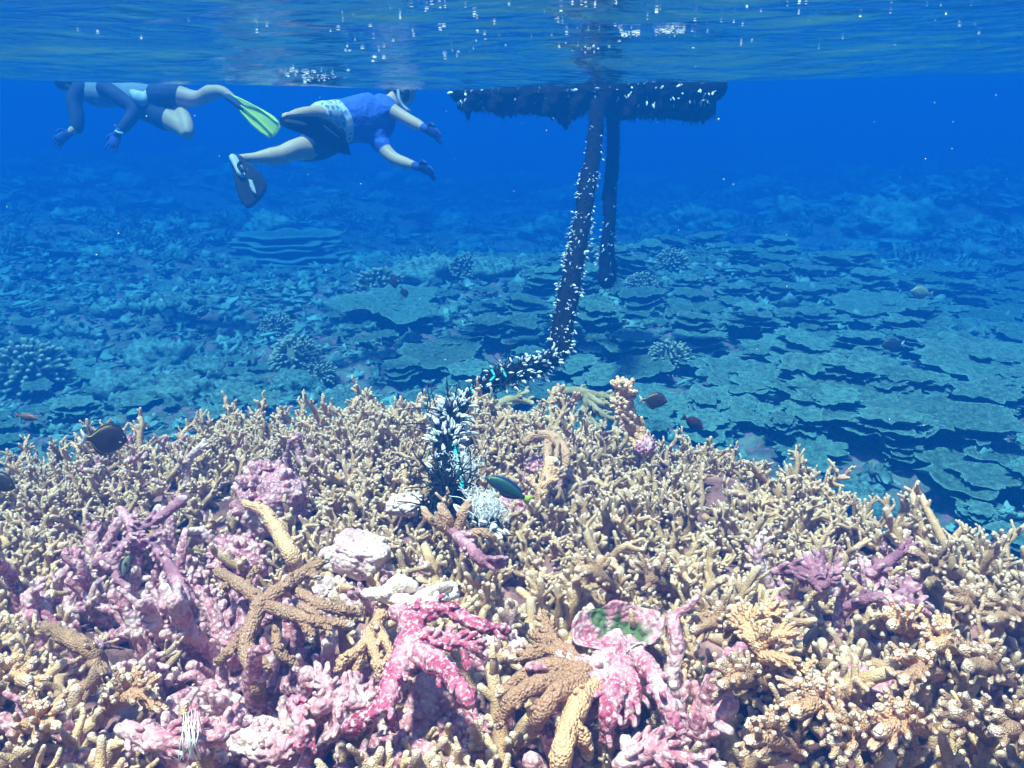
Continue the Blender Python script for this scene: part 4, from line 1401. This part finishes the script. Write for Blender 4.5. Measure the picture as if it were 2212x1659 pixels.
def remesh(o, vox, smooth=6):
    r = o.modifiers.new('join', 'REMESH'); r.mode = 'VOXEL'; r.voxel_size = vox; r.use_smooth_shade = True
    s = o.modifiers.new('soft', 'SMOOTH'); s.iterations = smooth; s.factor = .5
    return o

class Body:
    def __init__(s, root): s.mb = MB(); s.root = root; s.o = np.array(root.location)
    def limb(s, pts, flat=1.0, up=None, n=16, sub=4):
        W = [at(*p[:3]) for p in pts]
        Q, R = smoothline(W, [p[3] for p in pts], sub)
        s.mb.add(*tube([np.array(q) - s.o for q in Q], R, n, cap0=True, flat=flat, up=up))
        return s
    def ball(s, px, py, y, r, sc=(1, 1, 1), rot=None):
        V, F = sphere(np.array(at(px, py, y)) - s.o, r, 16, 12, sc, rot)
        s.mb.add(V, F); return s
    def done(s, name, mat, parent=None, vox=.009, smooth=4):
        return remesh(s.mb.build(name, mat, parent or s.root), vox, smooth)

def hand(B, wrist, tip, spread, curl=(0, 0, 0), r=.0095):
    """palm, four fingers and a thumb from wrist towards tip, slightly curled"""
    w_, t_ = np.array(at(*wrist)), np.array(at(*tip))
    d = unit(t_ - w_)
    s_ = np.array(spread, float); s_ = unit(s_ - (s_ @ d) * d)
    up = np.cross(d, s_)
    palm = w_ + d * .055
    B.mb.add(*tube([w_ - d * .02 - B.o, w_ + d * .02 - B.o, palm - B.o, w_ + d * .095 - B.o], [.030, .034, .043, .040], 14, cap0=True, flat=.42, up=s_))
    c = np.array(curl, float)
    for i, (off, L) in enumerate(((-.030, .065), (-.010, .078), (.011, .074), (.030, .058))):
        p0 = w_ + d * .085 + s_ * off
        p1 = p0 + d * L * .5 + s_ * off * .25 + c * .25 * L
        p2 = p1 + unit(d + c) * L * .35
        p3 = p2 + unit(d * .6 + c * 1.4) * L * .3
        B.mb.add(*tube([q - B.o for q in (p0, p1, p2, p3)], [r, r * .95, r * .85, r * .75], 8, cap0=True))
    p0 = w_ + d * .03 - s_ * .035
    p1 = p0 + unit(d - s_ * .9) * .035
    p2 = p1 + unit(d + c * .6 - s_ * .1) * .032
    B.mb.add(*tube([q - B.o for q in (p0, p1, p2)], [.013, .011, .009], 8, cap0=True))

def plate_part(name, outline, y0, y1, th, mat, root, parent=None, rib=None):
    """a fin blade: outline in pixels, y running from y0 (foot) to y1 (tip), real thickness"""
    P = [np.array(at(px, py, y0 + (y1 - y0) * f)) for px, py, f in outline]
    c = sum(P) / len(P)
    nrm = unit(np.cross(P[len(P) // 3] - P[0], P[2 * len(P) // 3] - P[0]))
    n = len(P)
    V = []
    for s_ in (-1, 1):
        V += [p + nrm * th * s_ * .5 for p in P]
        V += [c + (p - c) * .9 + nrm * th * s_ * .9 for p in P] 
        V.append(c + nrm * th * s_)
    F = []
    k = 2 * n + 1
    for s_ in (0, 1):
        o = s_ * k
        for i in range(n):
            j = (i + 1) % n
            q = (o + i, o + j, o + n + j, o + n + i)
            F.append(q if s_ else q[::-1])
            q = (o + n + i, o + n + j, o + 2 * n)
            F.append(q if s_ else q[::-1])
    for i in range(n):
        j = (i + 1) % n
        F.append((i, j, k + j, k + i))
    mb = MB().add(np.array(V) - np.array(root.location), F)
    o = mb.build(name, mat, parent or root, smooth=False)
    return o, nrm

def fin_extra(name, line, rad, mat, root, parent, flat=1.0, n=8):
    Q, R = smoothline([at(*p) for p in line], [rad] * len(line), 4)
    mb = MB(); mb.add(*tube([np.array(q) - np.array(root.location) for q in Q], R, n, cap0=True, flat=flat))
    return mb.build(name, mat, parent)

# ---- the swimmer in the blue shirt
p2 = empty('person', at(770, 260, 6.3), 'snorkeller in a blue short sleeved shirt and dark fins reaching towards the drifting log', 'person')
bpy.context.view_layer.update()
wv = np.array(at(812, 300, 6.35) - at(832, 215, 6.45))
B = Body(p2)
B.limb([(705, 270, 6.15, .155), (745, 262, 6.25, .145), (790, 256, 6.36, .165), (820, 248, 6.43, .16), (840, 232, 6.47, .09), (856, 212, 6.52, .058)], flat=.66, up=wv)
B.ball(868, 196, 6.56, .098, (1.05, .9, 1.15))
B.ball(884, 203, 6.52, .02)
# arms
B.limb([(826, 222, 6.42, .062), (850, 240, 6.36, .050), (878, 256, 6.28, .042), (900, 268, 6.22, .040), (921, 279, 6.16, .026)])
B.limb([(814, 295, 6.34, .062), (830, 322, 6.30, .052), (850, 341, 6.24, .044), (876, 352, 6.18, .040), (904, 360, 6.12, .026)])
# near leg: hip, knee, ankle
B.limb([(712, 292, 6.12, .105), (672, 318, 6.02, .095), (640, 322, 5.93, .068), (610, 334, 5.88, .062), (585, 338, 5.84, .058), (550, 341, 5.78, .034), (522, 343, 5.74, .032)])
B.limb([(522, 343, 5.74, .032), (513, 352, 5.72, .03), (512, 368, 5.70, .03)])
B.limb([(706, 256, 6.1, .095), (690, 250, 5.98, .072), (672, 247, 5.85, .052), (655, 248, 5.72, .048), (640, 250, 5.58, .040), (628, 252, 5.46, .030), (616, 252, 5.40, .026)])
B.done('body', M_SKIN, p2, .010, 5)
B = Body(p2)
B.limb([(722, 270, 6.19, .158), (752, 261, 6.26, .155), (792, 256, 6.36, .176), (818, 249, 6.42, .17), (836, 236, 6.46, .10)], flat=.70, up=wv)
B.limb([(822, 224, 6.42, .074), (832, 230, 6.40, .070), (843, 237, 6.37, .060)])
B.limb([(812, 290, 6.34, .076), (818, 304, 6.33, .070), (826, 316, 6.31, .062)])
B.done('shirt', M_SHIRT, p2, .010, 3)
B = Body(p2)
B.limb([(692, 272, 6.13, .145), (712, 270, 6.17, .165), (738, 264, 6.23, .158)], flat=.75, up=wv)
B.limb([(710, 254, 6.1, .112), (696, 250, 6.02, .100)])
B.done('shorts', M_FLORAL, p2, .010, 3)
B = Body(p2)
B.limb([(712, 296, 6.12, .122), (690, 310, 6.07, .112), (662, 320, 6.0, .094)])
B.done('shorts_leg', M_NAVY, p2, .010, 3)
B = Body(p2); hand(B, (920, 279, 6.16), (946, 290, 6.08), (.2, .1, -1), (.1, 0, -.7)); B.limb([(914, 275, 6.18, .030), (922, 280, 6.15, .030)]); B.done('glove', M_GLOVE, p2, .0045, 2)
B = Body(p2); hand(B, (903, 360, 6.12), (942, 373, 6.02), (.2, .3, -1), (.1, 0, -.6)); B.limb([(896, 358, 6.13, .030), (905, 361, 6.11, .030)]); B.done('glove', M_GLOVE, p2, .0045, 2)
# head gear
B = Body(p2); B.ball(866, 193, 6.57, .104, (1.05, .92, 1.12)); B.done('hair', M_HAIRP, p2, .012, 2)
mk = fin_extra('mask', [(877, 190, 6.50), (879, 200, 6.49), (877, 212, 6.49)], .030, M_BLACK, p2, p2, .7)
fin_extra('mask_strap', [(852, 196, 6.49), (864, 200, 6.45), (876, 202, 6.46)], .012, M_BLACK, p2, mk)
fin_extra('snorkel', [(884, 240, 6.44), (878, 236, 6.42), (868, 226, 6.42), (862, 212, 6.42), (860, 190, 6.44), (859, 178, 6.46)], .012, M_SILVER, p2, p2)
# fins
f1, _ = plate_part('fin', [(497, 343, .1), (506, 334, 0), (522, 337, 0), (533, 350, .15), (548, 358, .3), (563, 374, .5), (576, 397, .7), (574, 412, .8), (562, 430, .9), (545, 447, 1), (533, 450, 1), (524, 440, .95), (516, 425, .85), (508, 395, .6), (505, 372, .4)], 5.68, 5.55, .018, M_BLACK, p2)
fin_extra('foot_pocket', [(506, 343, 5.655), (514, 358, 5.635), (522, 374, 5.61)], .036, M_LGREY, p2, f1, .6, 12)
fin_extra('foot_pocket_opening', [(520, 350, 5.60), (515, 358, 5.60), (522, 368, 5.585)], .014, M_BLACK, p2, f1, .8, 12)
B = Body(p2)
sp, _ = plate_part('blade_stripe', [(537, 387, 0), (545, 390, .2), (551, 405, .5), (554, 420, 1), (546, 414, .7), (540, 402, .4)], 5.565, 5.535, .006, M_LGREY, p2, f1)
f2, _ = plate_part('fin', [(605, 255, 0), (620, 249, 0), (650, 246, .1), (685, 247, .3), (714, 258, .5), (740, 284, .7), (752, 310, .9), (758, 334, 1), (742, 332, .95), (716, 322, .8), (686, 306, .6), (652, 288, .4), (622, 278, .15), (605, 268, 0)], 5.38, 5.5, .018, M_BLACK, p2)
fin_extra('foot_pocket', [(622, 263, 5.35), (640, 266, 5.36), (656, 270, 5.37)], .026, M_BLACK, p2, f2, .6, 12)
plate_part('blade_stripe', [(698, 270, 0), (708, 277, .2), (724, 290, .5), (733, 297, 1), (718, 293, .7), (704, 283, .4)], 5.385, 5.40, .006, M_NAVY, p2, f2)

# ---- the swimmer with the yellow fin
p1 = empty('person', at(290, 210, 7.4), 'snorkeller in dark sleeves and dark shorts with one yellow green fin at the far left', 'person')
bpy.context.view_layer.update()
B = Body(p1)
B.limb([(345, 212, 7.35, .125), (300, 206, 7.4, .125), (250, 200, 7.45, .135), (205, 196, 7.48, .15), (178, 190, 7.5, .10), (160, 182, 7.52, .06)], flat=.72)
B.ball(146, 176, 7.5, .095, (1.1, .9, 1.0)); B.ball(150, 196, 7.42, .018)
B.limb([(168, 198, 7.38, .062), (160, 222, 7.34, .056), (165, 255, 7.30, .052), (165, 275, 7.27, .045), (150, 286, 7.22, .030)])
B.limb([(232, 196, 7.35, .058), (262, 215, 7.30, .052), (290, 236, 7.25, .048), (278, 262, 7.20, .044), (252, 290, 7.14, .030)])
B.limb([(350, 204, 7.3, .10), (378, 205, 7.3, .085), (410, 212, 7.28, .070), (432, 212, 7.25, .060), (455, 200, 7.22, .064), (480, 198, 7.18, .045), (500, 210, 7.15, .034)])
B.limb([(335, 236, 7.35, .105), (368, 259, 7.25, .088), (398, 281, 7.15, .062), (406, 288, 7.10, .048), (403, 268, 7.16, .056), (393, 246, 7.26, .058), (380, 226, 7.40, .052), (366, 208, 7.5, .045)])
B.ball(401, 284, 7.13, .056)
B.done('body', M_SKIN, p1, .011, 7)
B = Body(p1)
B.limb([(320, 212, 7.36, .135), (270, 204, 7.42, .138), (215, 198, 7.47, .158), (182, 192, 7.5, .11)], flat=.76)
B.done('shirt', M_GREY, p1, .011, 3)
B = Body(p1)
B.limb([(172, 192, 7.38, .070), (160, 220, 7.34, .064), (166, 252, 7.30, .060), (166, 275, 7.27, .054)])
B.done('sleeve', M_NAVY, p1, .010, 3)
B = Body(p1)
B.limb([(225, 190, 7.33, .066), (262, 213, 7.29, .062), (290, 236, 7.25, .058), (276, 264, 7.19, .050), (262, 280, 7.16, .042)])
B.done('sleeve', M_NAVY, p1, .010, 3)
B = Body(p1)
B.limb([(286, 200, 7.27, .030), (300, 210, 7.25, .055), (312, 216, 7.25, .055), (326, 200, 7.27, .040)])
B.done('side_panel', M_SILVER, p1, .010, 3)
B = Body(p1)
B.limb([(325, 222, 7.36, .135), (348, 212, 7.33, .128)], flat=.8)
B.limb([(345, 206, 7.3, .115), (376, 205, 7.3, .098)])
B.limb([(318, 232, 7.36, .115), (345, 246, 7.3, .11), (358, 256, 7.27, .102)])
B.done('shorts', M_NAVY, p1, .010, 3)
B = Body(p1); hand(B, (152, 286, 7.22), (128, 300, 7.15), (.5, .2, -1), (0, 0, -.6)); B.done('glove', M_GLOVE, p1, .005, 2)
B = Body(p1); hand(B, (255, 287, 7.14), (242, 318, 7.08), (1, .2, -.3), (-.2, 0, -.2)); B.limb([(259, 282, 7.15, .033), (253, 290, 7.13, .034)]); B.done('glove', M_GLOVE, p1, .005, 2)
fin_extra('wrist_band', [(250, 283, 7.10), (257, 287, 7.09), (264, 288, 7.10)], .010, M_LGREY, p1, p1)
B = Body(p1); B.ball(146, 173, 7.5, .102, (1.1, .95, .98)); B.done('hair', M_HAIRP, p1, .012, 2)
fin_extra('mask', [(148, 188, 7.40), (155, 192, 7.40), (162, 190, 7.40)], .03, M_BLACK, p1, p1, .8)
fin_extra('snorkel', [(160, 192, 7.36), (166, 194, 7.36), (171, 188, 7.36), (172, 172, 7.38)], .013, M_YFIN, p1, p1)
f3, _ = plate_part('fin', [(490, 208, 0), (500, 205, 0), (512, 208, .1), (540, 222, .35), (570, 238, .6), (590, 250, .8), (603, 264, .95), (606, 276, 1), (600, 288, 1), (590, 296, .98), (580, 298, .95), (566, 290, .85), (545, 272, .6), (525, 252, .4), (508, 232, .15)], 7.12, 6.95, .018, M_YFIN, p1)
fin_extra('foot_pocket', [(492, 210, 7.1), (506, 218, 7.08), (520, 230, 7.06)], .036, M_NAVY, p1, f3, .7, 12)
for ln in ([(512, 211, 7.05), (560, 235, 7.0), (598, 264, 6.94)], [(520, 228, 7.04), (555, 255, 6.98), (590, 290, 6.92)], [(513, 232, 7.05), (540, 262, 6.99), (572, 290, 6.93)]):
    fin_extra('rib', ln, .006, M_YFIN, p1, f3)
# ------------------------------------------------------------------ fish
def fishmat(name, c, c2=None, rough=.4):
    return simple(name, c, c2, rough=rough, scale=25, bumpd=.001, bscale=300, spec=.5)
F_DARK = fishmat('black_brown_scales', (.035, .025, .028), (.05, .035, .035))
F_YEL = fishmat('yellow_edge', (.75, .60, .08))
F_WHT = fishmat('white_fin', (.85, .85, .85))
F_GRN = fishmat('dark_green_scales', (.018, .085, .05), (.015, .06, .05))
F_BLU = fishmat('blue_edge', (.012, .03, .14))
F_YGR = fishmat('yellow_green_tail', (.45, .55, .05))
F_RED = fishmat('dark_red_scales', (.09, .02, .02), (.06, .02, .02))
F_RBR = fishmat('brown_orange_scales', (.28, .12, .05), (.2, .09, .05))
F_PAL = fishmat('pale_scales', (.28, .32, .25), (.2, .24, .2))
F_EYE = fishmat('eye', (.01, .01, .01), rough=.15)
F_GOLD = fishmat('eye_ring', (.6, .45, .2))

TANG = ([(0, 0), (.05, .07), (.12, .16), (.25, .25), (.42, .29), (.58, .27), (.72, .20), (.83, .11), (.90, .055), (.96, .045), (1, .05)],
        [(0, 0), (.05, -.06), (.12, -.14), (.25, -.23), (.42, -.28), (.58, -.27), (.72, -.20), (.83, -.11), (.90, -.05), (.96, -.04), (1, -.045)])
WRASSE = ([(0, 0), (.04, .05), (.12, .10), (.25, .155), (.42, .18), (.6, .165), (.76, .12), (.88, .075), (.95, .06), (1, .06)],
          [(0, 0), (.04, -.04), (.12, -.09), (.25, -.135), (.42, -.165), (.6, -.16), (.76, -.11), (.88, -.065), (.95, -.055), (1, -.055)])

def thin(outline, th=.006):
    """thin fin from an outline in the x-z plane"""
    n = len(outline)
    c = (sum(p[0] for p in outline) / n, sum(p[1] for p in outline) / n)
    V = [(x, -th * .3, z) for x, z in outline] + [(x, th * .3, z) for x, z in outline] + [(c[0], -th, c[1]), (c[0], th, c[1])]
    F = []
    for i in range(n):
        j = (i + 1) % n
        F += [(i, j, n + j, n + i), (j, i, 2 * n), (n + i, n + j, 2 * n + 1)]
    return V, F

def fish(label, px, py, y, L, ang, left, prof=TANG, body=F_DARK, tail=F_WHT, edge=F_YEL, thick=.075, fin=None, yaw=0, name='fish', spot=None, group=None, tall=1.0):
    """head towards +x before turning; ang: nose-up degrees in the picture; left: swims left"""
    root = empty(name, at(px, py, y), label, 'fish', group)
    fin = fin or body
    up_, lo_ = prof
    xs = sorted(set([p[0] for p in up_] + [.02, .18, .33, .5, .65, .78]))
    n = 14
    V = []
    for x in xs:
        a = np.interp(x, *zip(*up_)); b_ = np.interp(x, *zip(*lo_))
        cz, hz = (a + b_) / 2, max((a - b_) / 2, .002)
        w_ = max(thick * math.sin(math.pi * min(1, (x + .02) ** .65)) ** .8 if x < 1 else .008, .007)
        for j in range(n):
            t_ = 2 * math.pi * j / n
            V.append((.5 - x, w_ * math.cos(t_), cz + hz * math.sin(t_)))
    F = [(i * n + j, (i + 1) * n + j, (i + 1) * n + (j + 1) % n, i * n + (j + 1) % n) for i in range(len(xs) - 1) for j in range(n)]
    F.append(tuple(range(n))); F.append(tuple((len(xs) - 1) * n + j for j in reversed(range(n))))
    def part(nm, VF, mat, parent=root):
        mb = MB().add(np.array(VF[0]) * L, VF[1]); return mb.build(nm, mat, parent)
    bd = part('body', (V, F), body)
    h = max(p[1] for p in up_)
    if prof is TANG:
        tf = [(-.47, .045), (-.53, .10), (-.66, .20), (-.60, .08), (-.585, 0), (-.60, -.09), (-.66, -.20), (-.53, -.10), (-.47, -.045)]
    else:
        tf = [(-.47, .055), (-.55, .10), (-.68, .15), (-.65, .05), (-.64, 0), (-.65, -.05), (-.68, -.15), (-.55, -.10), (-.47, -.055)]
    part('tail_fin', thin(tf), tail)
    upf = [(.5 - x, z - .02) for x, z in up_ if .12 <= x <= .92]
    dors = upf + [(.5 - x, z + .065 * math.sin(min(1, (x - .1) / .5) * 1.5) * (1.15 if x > .6 else 1)) for x, z in reversed(up_) if .12 <= x <= .86]
    def strip(lower, upper, th=.005):
        m_ = len(lower); VV = []
        for s_ in (-th, th):
            VV += [(x, s_, z) for x, z in lower] + [(x, s_ * .5, z) for x, z in upper]
        FF = []
        k = 2 * m_
        for i in range(m_ - 1):
            FF += [(i, i + 1, m_ + i + 1, m_ + i), (k + i, k + m_ + i, k + m_ + i + 1, k + i + 1), (m_ + i, m_ + i + 1, k + m_ + i + 1, k + m_ + i)]
        return VV, FF
    X = np.linspace(.14, .9, 16)
    zu = np.interp(X, *zip(*up_)); zl = np.interp(X, *zip(*lo_))
    g = .07 * np.sin(np.pi * np.clip((X - .1) / .84, 0, 1)) ** .55 + .02 * (X > .6)
    part('dorsal_fin', strip([(.5 - x, z - .02) for x, z in zip(X, zu)], [(.5 - x, z + q) for x, z, q in zip(X, zu, g)]), fin)
    X2 = np.linspace(.45, .9, 10); zl2 = np.interp(X2, *zip(*lo_)); g2 = .07 * np.sin(np.pi * np.clip((X2 - .4) / .54, 0, 1)) ** .55
    part('anal_fin', strip([(.5 - x, z + .02) for x, z in zip(X2, zl2)], [(.5 - x, z - q) for x, z, q in zip(X2, zl2, g2)]), fin)
    if edge is not None:
        XX = np.linspace(.45, .99, 12)
        for (pr, sg) in ((up_, 1), (lo_, -1)):
            zz = np.interp(XX, *zip(*pr))
            for s_ in (-1, 1):
                pts = [(.5 - x, s_ * .010, z + sg * .004) for x, z in zip(XX, zz)]
                part('edge_line', tube([np.array(p) for p in pts], [.007] * len(pts), 6, cap0=True), edge)
    for s_ in (-1, 1):
        part('pectoral_fin', ([(.20, s_ * thick * .95, -.02), (.20, s_ * thick * .95, .05), (.06, s_ * thick * 1.5, .06), (.02, s_ * thick * 1.7, -.03), (.08, s_ * thick * 1.4, -.07),
                               (.20, s_ * (thick * .95 + .006), -.02), (.06, s_ * (thick * 1.5 + .006), .0)], [(0, 1, 2, 3, 4), (0, 1, 2, 6, 5), (5, 6, 3, 4, 0)]), fin)
        ex = .5 - (.13 if prof is TANG else .11)
        w_ = thick * math.sin(math.pi * (.15) ** .65) ** .8
        e = part('eye', sphere((ex, s_ * w_ * .92, .07 if prof is TANG else .035), .020, 10, 8, (1, .6, 1)), F_GOLD)
        part('pupil', sphere((ex, s_ * (w_ * .92 + .006), .07 if prof is TANG else .035), .013, 8, 6, (1, .6, 1)), F_EYE, e)
        if spot is not None:
            part('cheek_spot', sphere((.5 - .2, s_ * w_ * 1.06, -.03), .03, 10, 8, (1.2, .4, .5)), spot)
    R = Matrix.Rotation(math.radians(180 + yaw if left else yaw), 3, 'Z') @ Matrix.Rotation(-math.radians(ang), 3, 'Y')
    root.rotation_euler = R.to_euler()
    root.scale.z = tall
    return root

fish('round dark fish with yellow back line and white tail over the left thicket', 232, 950, 1.95, .094, -14, False, TANG, F_DARK, F_WHT, F_YEL, spot=F_WHT, yaw=36, tall=1.3)
fish('dark fish with yellow edge and white tail beside the tall knobbly upright coral', 1415, 866, 2.6, .085, -6, False, TANG, F_DARK, F_WHT, F_YEL, yaw=10)
fish('dark red brown fish nose down over the dark gap right of the tall upright coral', 1500, 915, 2.75, .088, -32, False, WRASSE, F_RED, F_RED, None, thick=.07, yaw=20)
fish('dark green fish with a yellow green tail nosing along beside the frayed rope end', 1090, 1053, 1.78, .100, 25, True, WRASSE, F_GRN, F_YGR, None, thick=.07, fin=F_BLU, yaw=-12)
fish('small dark fish nose down between tan fingers on the right', 1752, 1375, 1.36, .050, -62, True, WRASSE, F_DARK, F_DARK, None)
fish('dark fish half cut off by the left frame edge', -4, 1040, 1.85, .085, -25, False, TANG, F_DARK, F_DARK, None)
fish('pale fish with a dark blotch far off over the right slope', 1988, 632, 5.4, .13, 8, True, TANG, F_PAL, F_PAL, None, fin=F_PAL, spot=F_DARK)
fish('tiny dark fish upright beside the round coral head on the central mound', 850, 610, 5.6, .085, -70, False, TANG, F_DARK, F_DARK, None)
fish('tiny dark fish just below the one beside the coral head', 873, 632, 5.5, .075, -60, False, TANG, F_DARK, F_DARK, None)
fish('dull dark fish low behind the left thicket edge', 432, 915, 2.9, .10, 2, True, WRASSE, F_RED, F_RED, None)
fish('small brown orange fish at the far left behind the thicket', 62, 902, 2.9, .07, -10, False, WRASSE, F_RBR, F_RBR, None)
fish('small pale green fish among dark purple branches', 1958, 1256, 1.55, .034, 25, False, WRASSE, F_GRN, F_YGR, None)
fish('small striped grey fish inside the dark cave at the upper left', 272, 1222, 1.58, .05, 68, False, WRASSE, F_PAL, F_DARK, None, thick=.06, fin=F_DARK)
fish('dark oval fish resting against the far plates at the right', 1925, 745, 5.3, .13, -3, True, TANG, F_DARK, F_WHT, None)
# suspended particles catching the light
mb = MB()
for i in range(110):
    y = rnd(1.2, 6)
    p = np.array(at(rnd(0, 2212), rnd(200, 1100), y))
    r = rnd(.0012, .0028) * (y / 3) ** .6
    V, F = sphere(p, r, 5, 4)
    mb.add(V, F)
o = mb.build('drifting_specks', simple('speck', (.8, .8, .8)))
tag(o, 'tiny pale specks drifting in the open water', 'specks', kind='stuff')

# sun glints modelled as white flecks, mixed with foam, just under the surface
M_GLINT_FOAM = simple('glint_foam_white', (.92, .94, .95), rough=.2)
def under_surface(px, py):
    d = px2dir(px, py)
    y = 1.0
    while y < 20:
        p = Vector((0, 0, CAM_Z)) + d * y
        if p.z > wave_z(p.x, p.y) - .004: return p
        y *= 1.006
    return None
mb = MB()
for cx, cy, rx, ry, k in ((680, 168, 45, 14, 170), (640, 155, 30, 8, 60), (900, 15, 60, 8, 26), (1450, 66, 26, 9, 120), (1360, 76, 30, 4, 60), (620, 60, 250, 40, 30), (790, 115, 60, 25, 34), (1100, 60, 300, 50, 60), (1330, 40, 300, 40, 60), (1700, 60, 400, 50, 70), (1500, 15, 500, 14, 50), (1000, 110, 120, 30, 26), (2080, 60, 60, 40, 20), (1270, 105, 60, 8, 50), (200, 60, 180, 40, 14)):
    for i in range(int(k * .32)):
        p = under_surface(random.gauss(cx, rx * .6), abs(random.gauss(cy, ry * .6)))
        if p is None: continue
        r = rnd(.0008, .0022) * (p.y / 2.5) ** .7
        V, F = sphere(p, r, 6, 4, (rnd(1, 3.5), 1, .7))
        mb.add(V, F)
o = mb.build('glint_foam_flecks', M_GLINT_FOAM)
tag(o, 'white flecks standing for sun glints and foam under the water surface', 'glint_foam_flecks', kind='stuff')
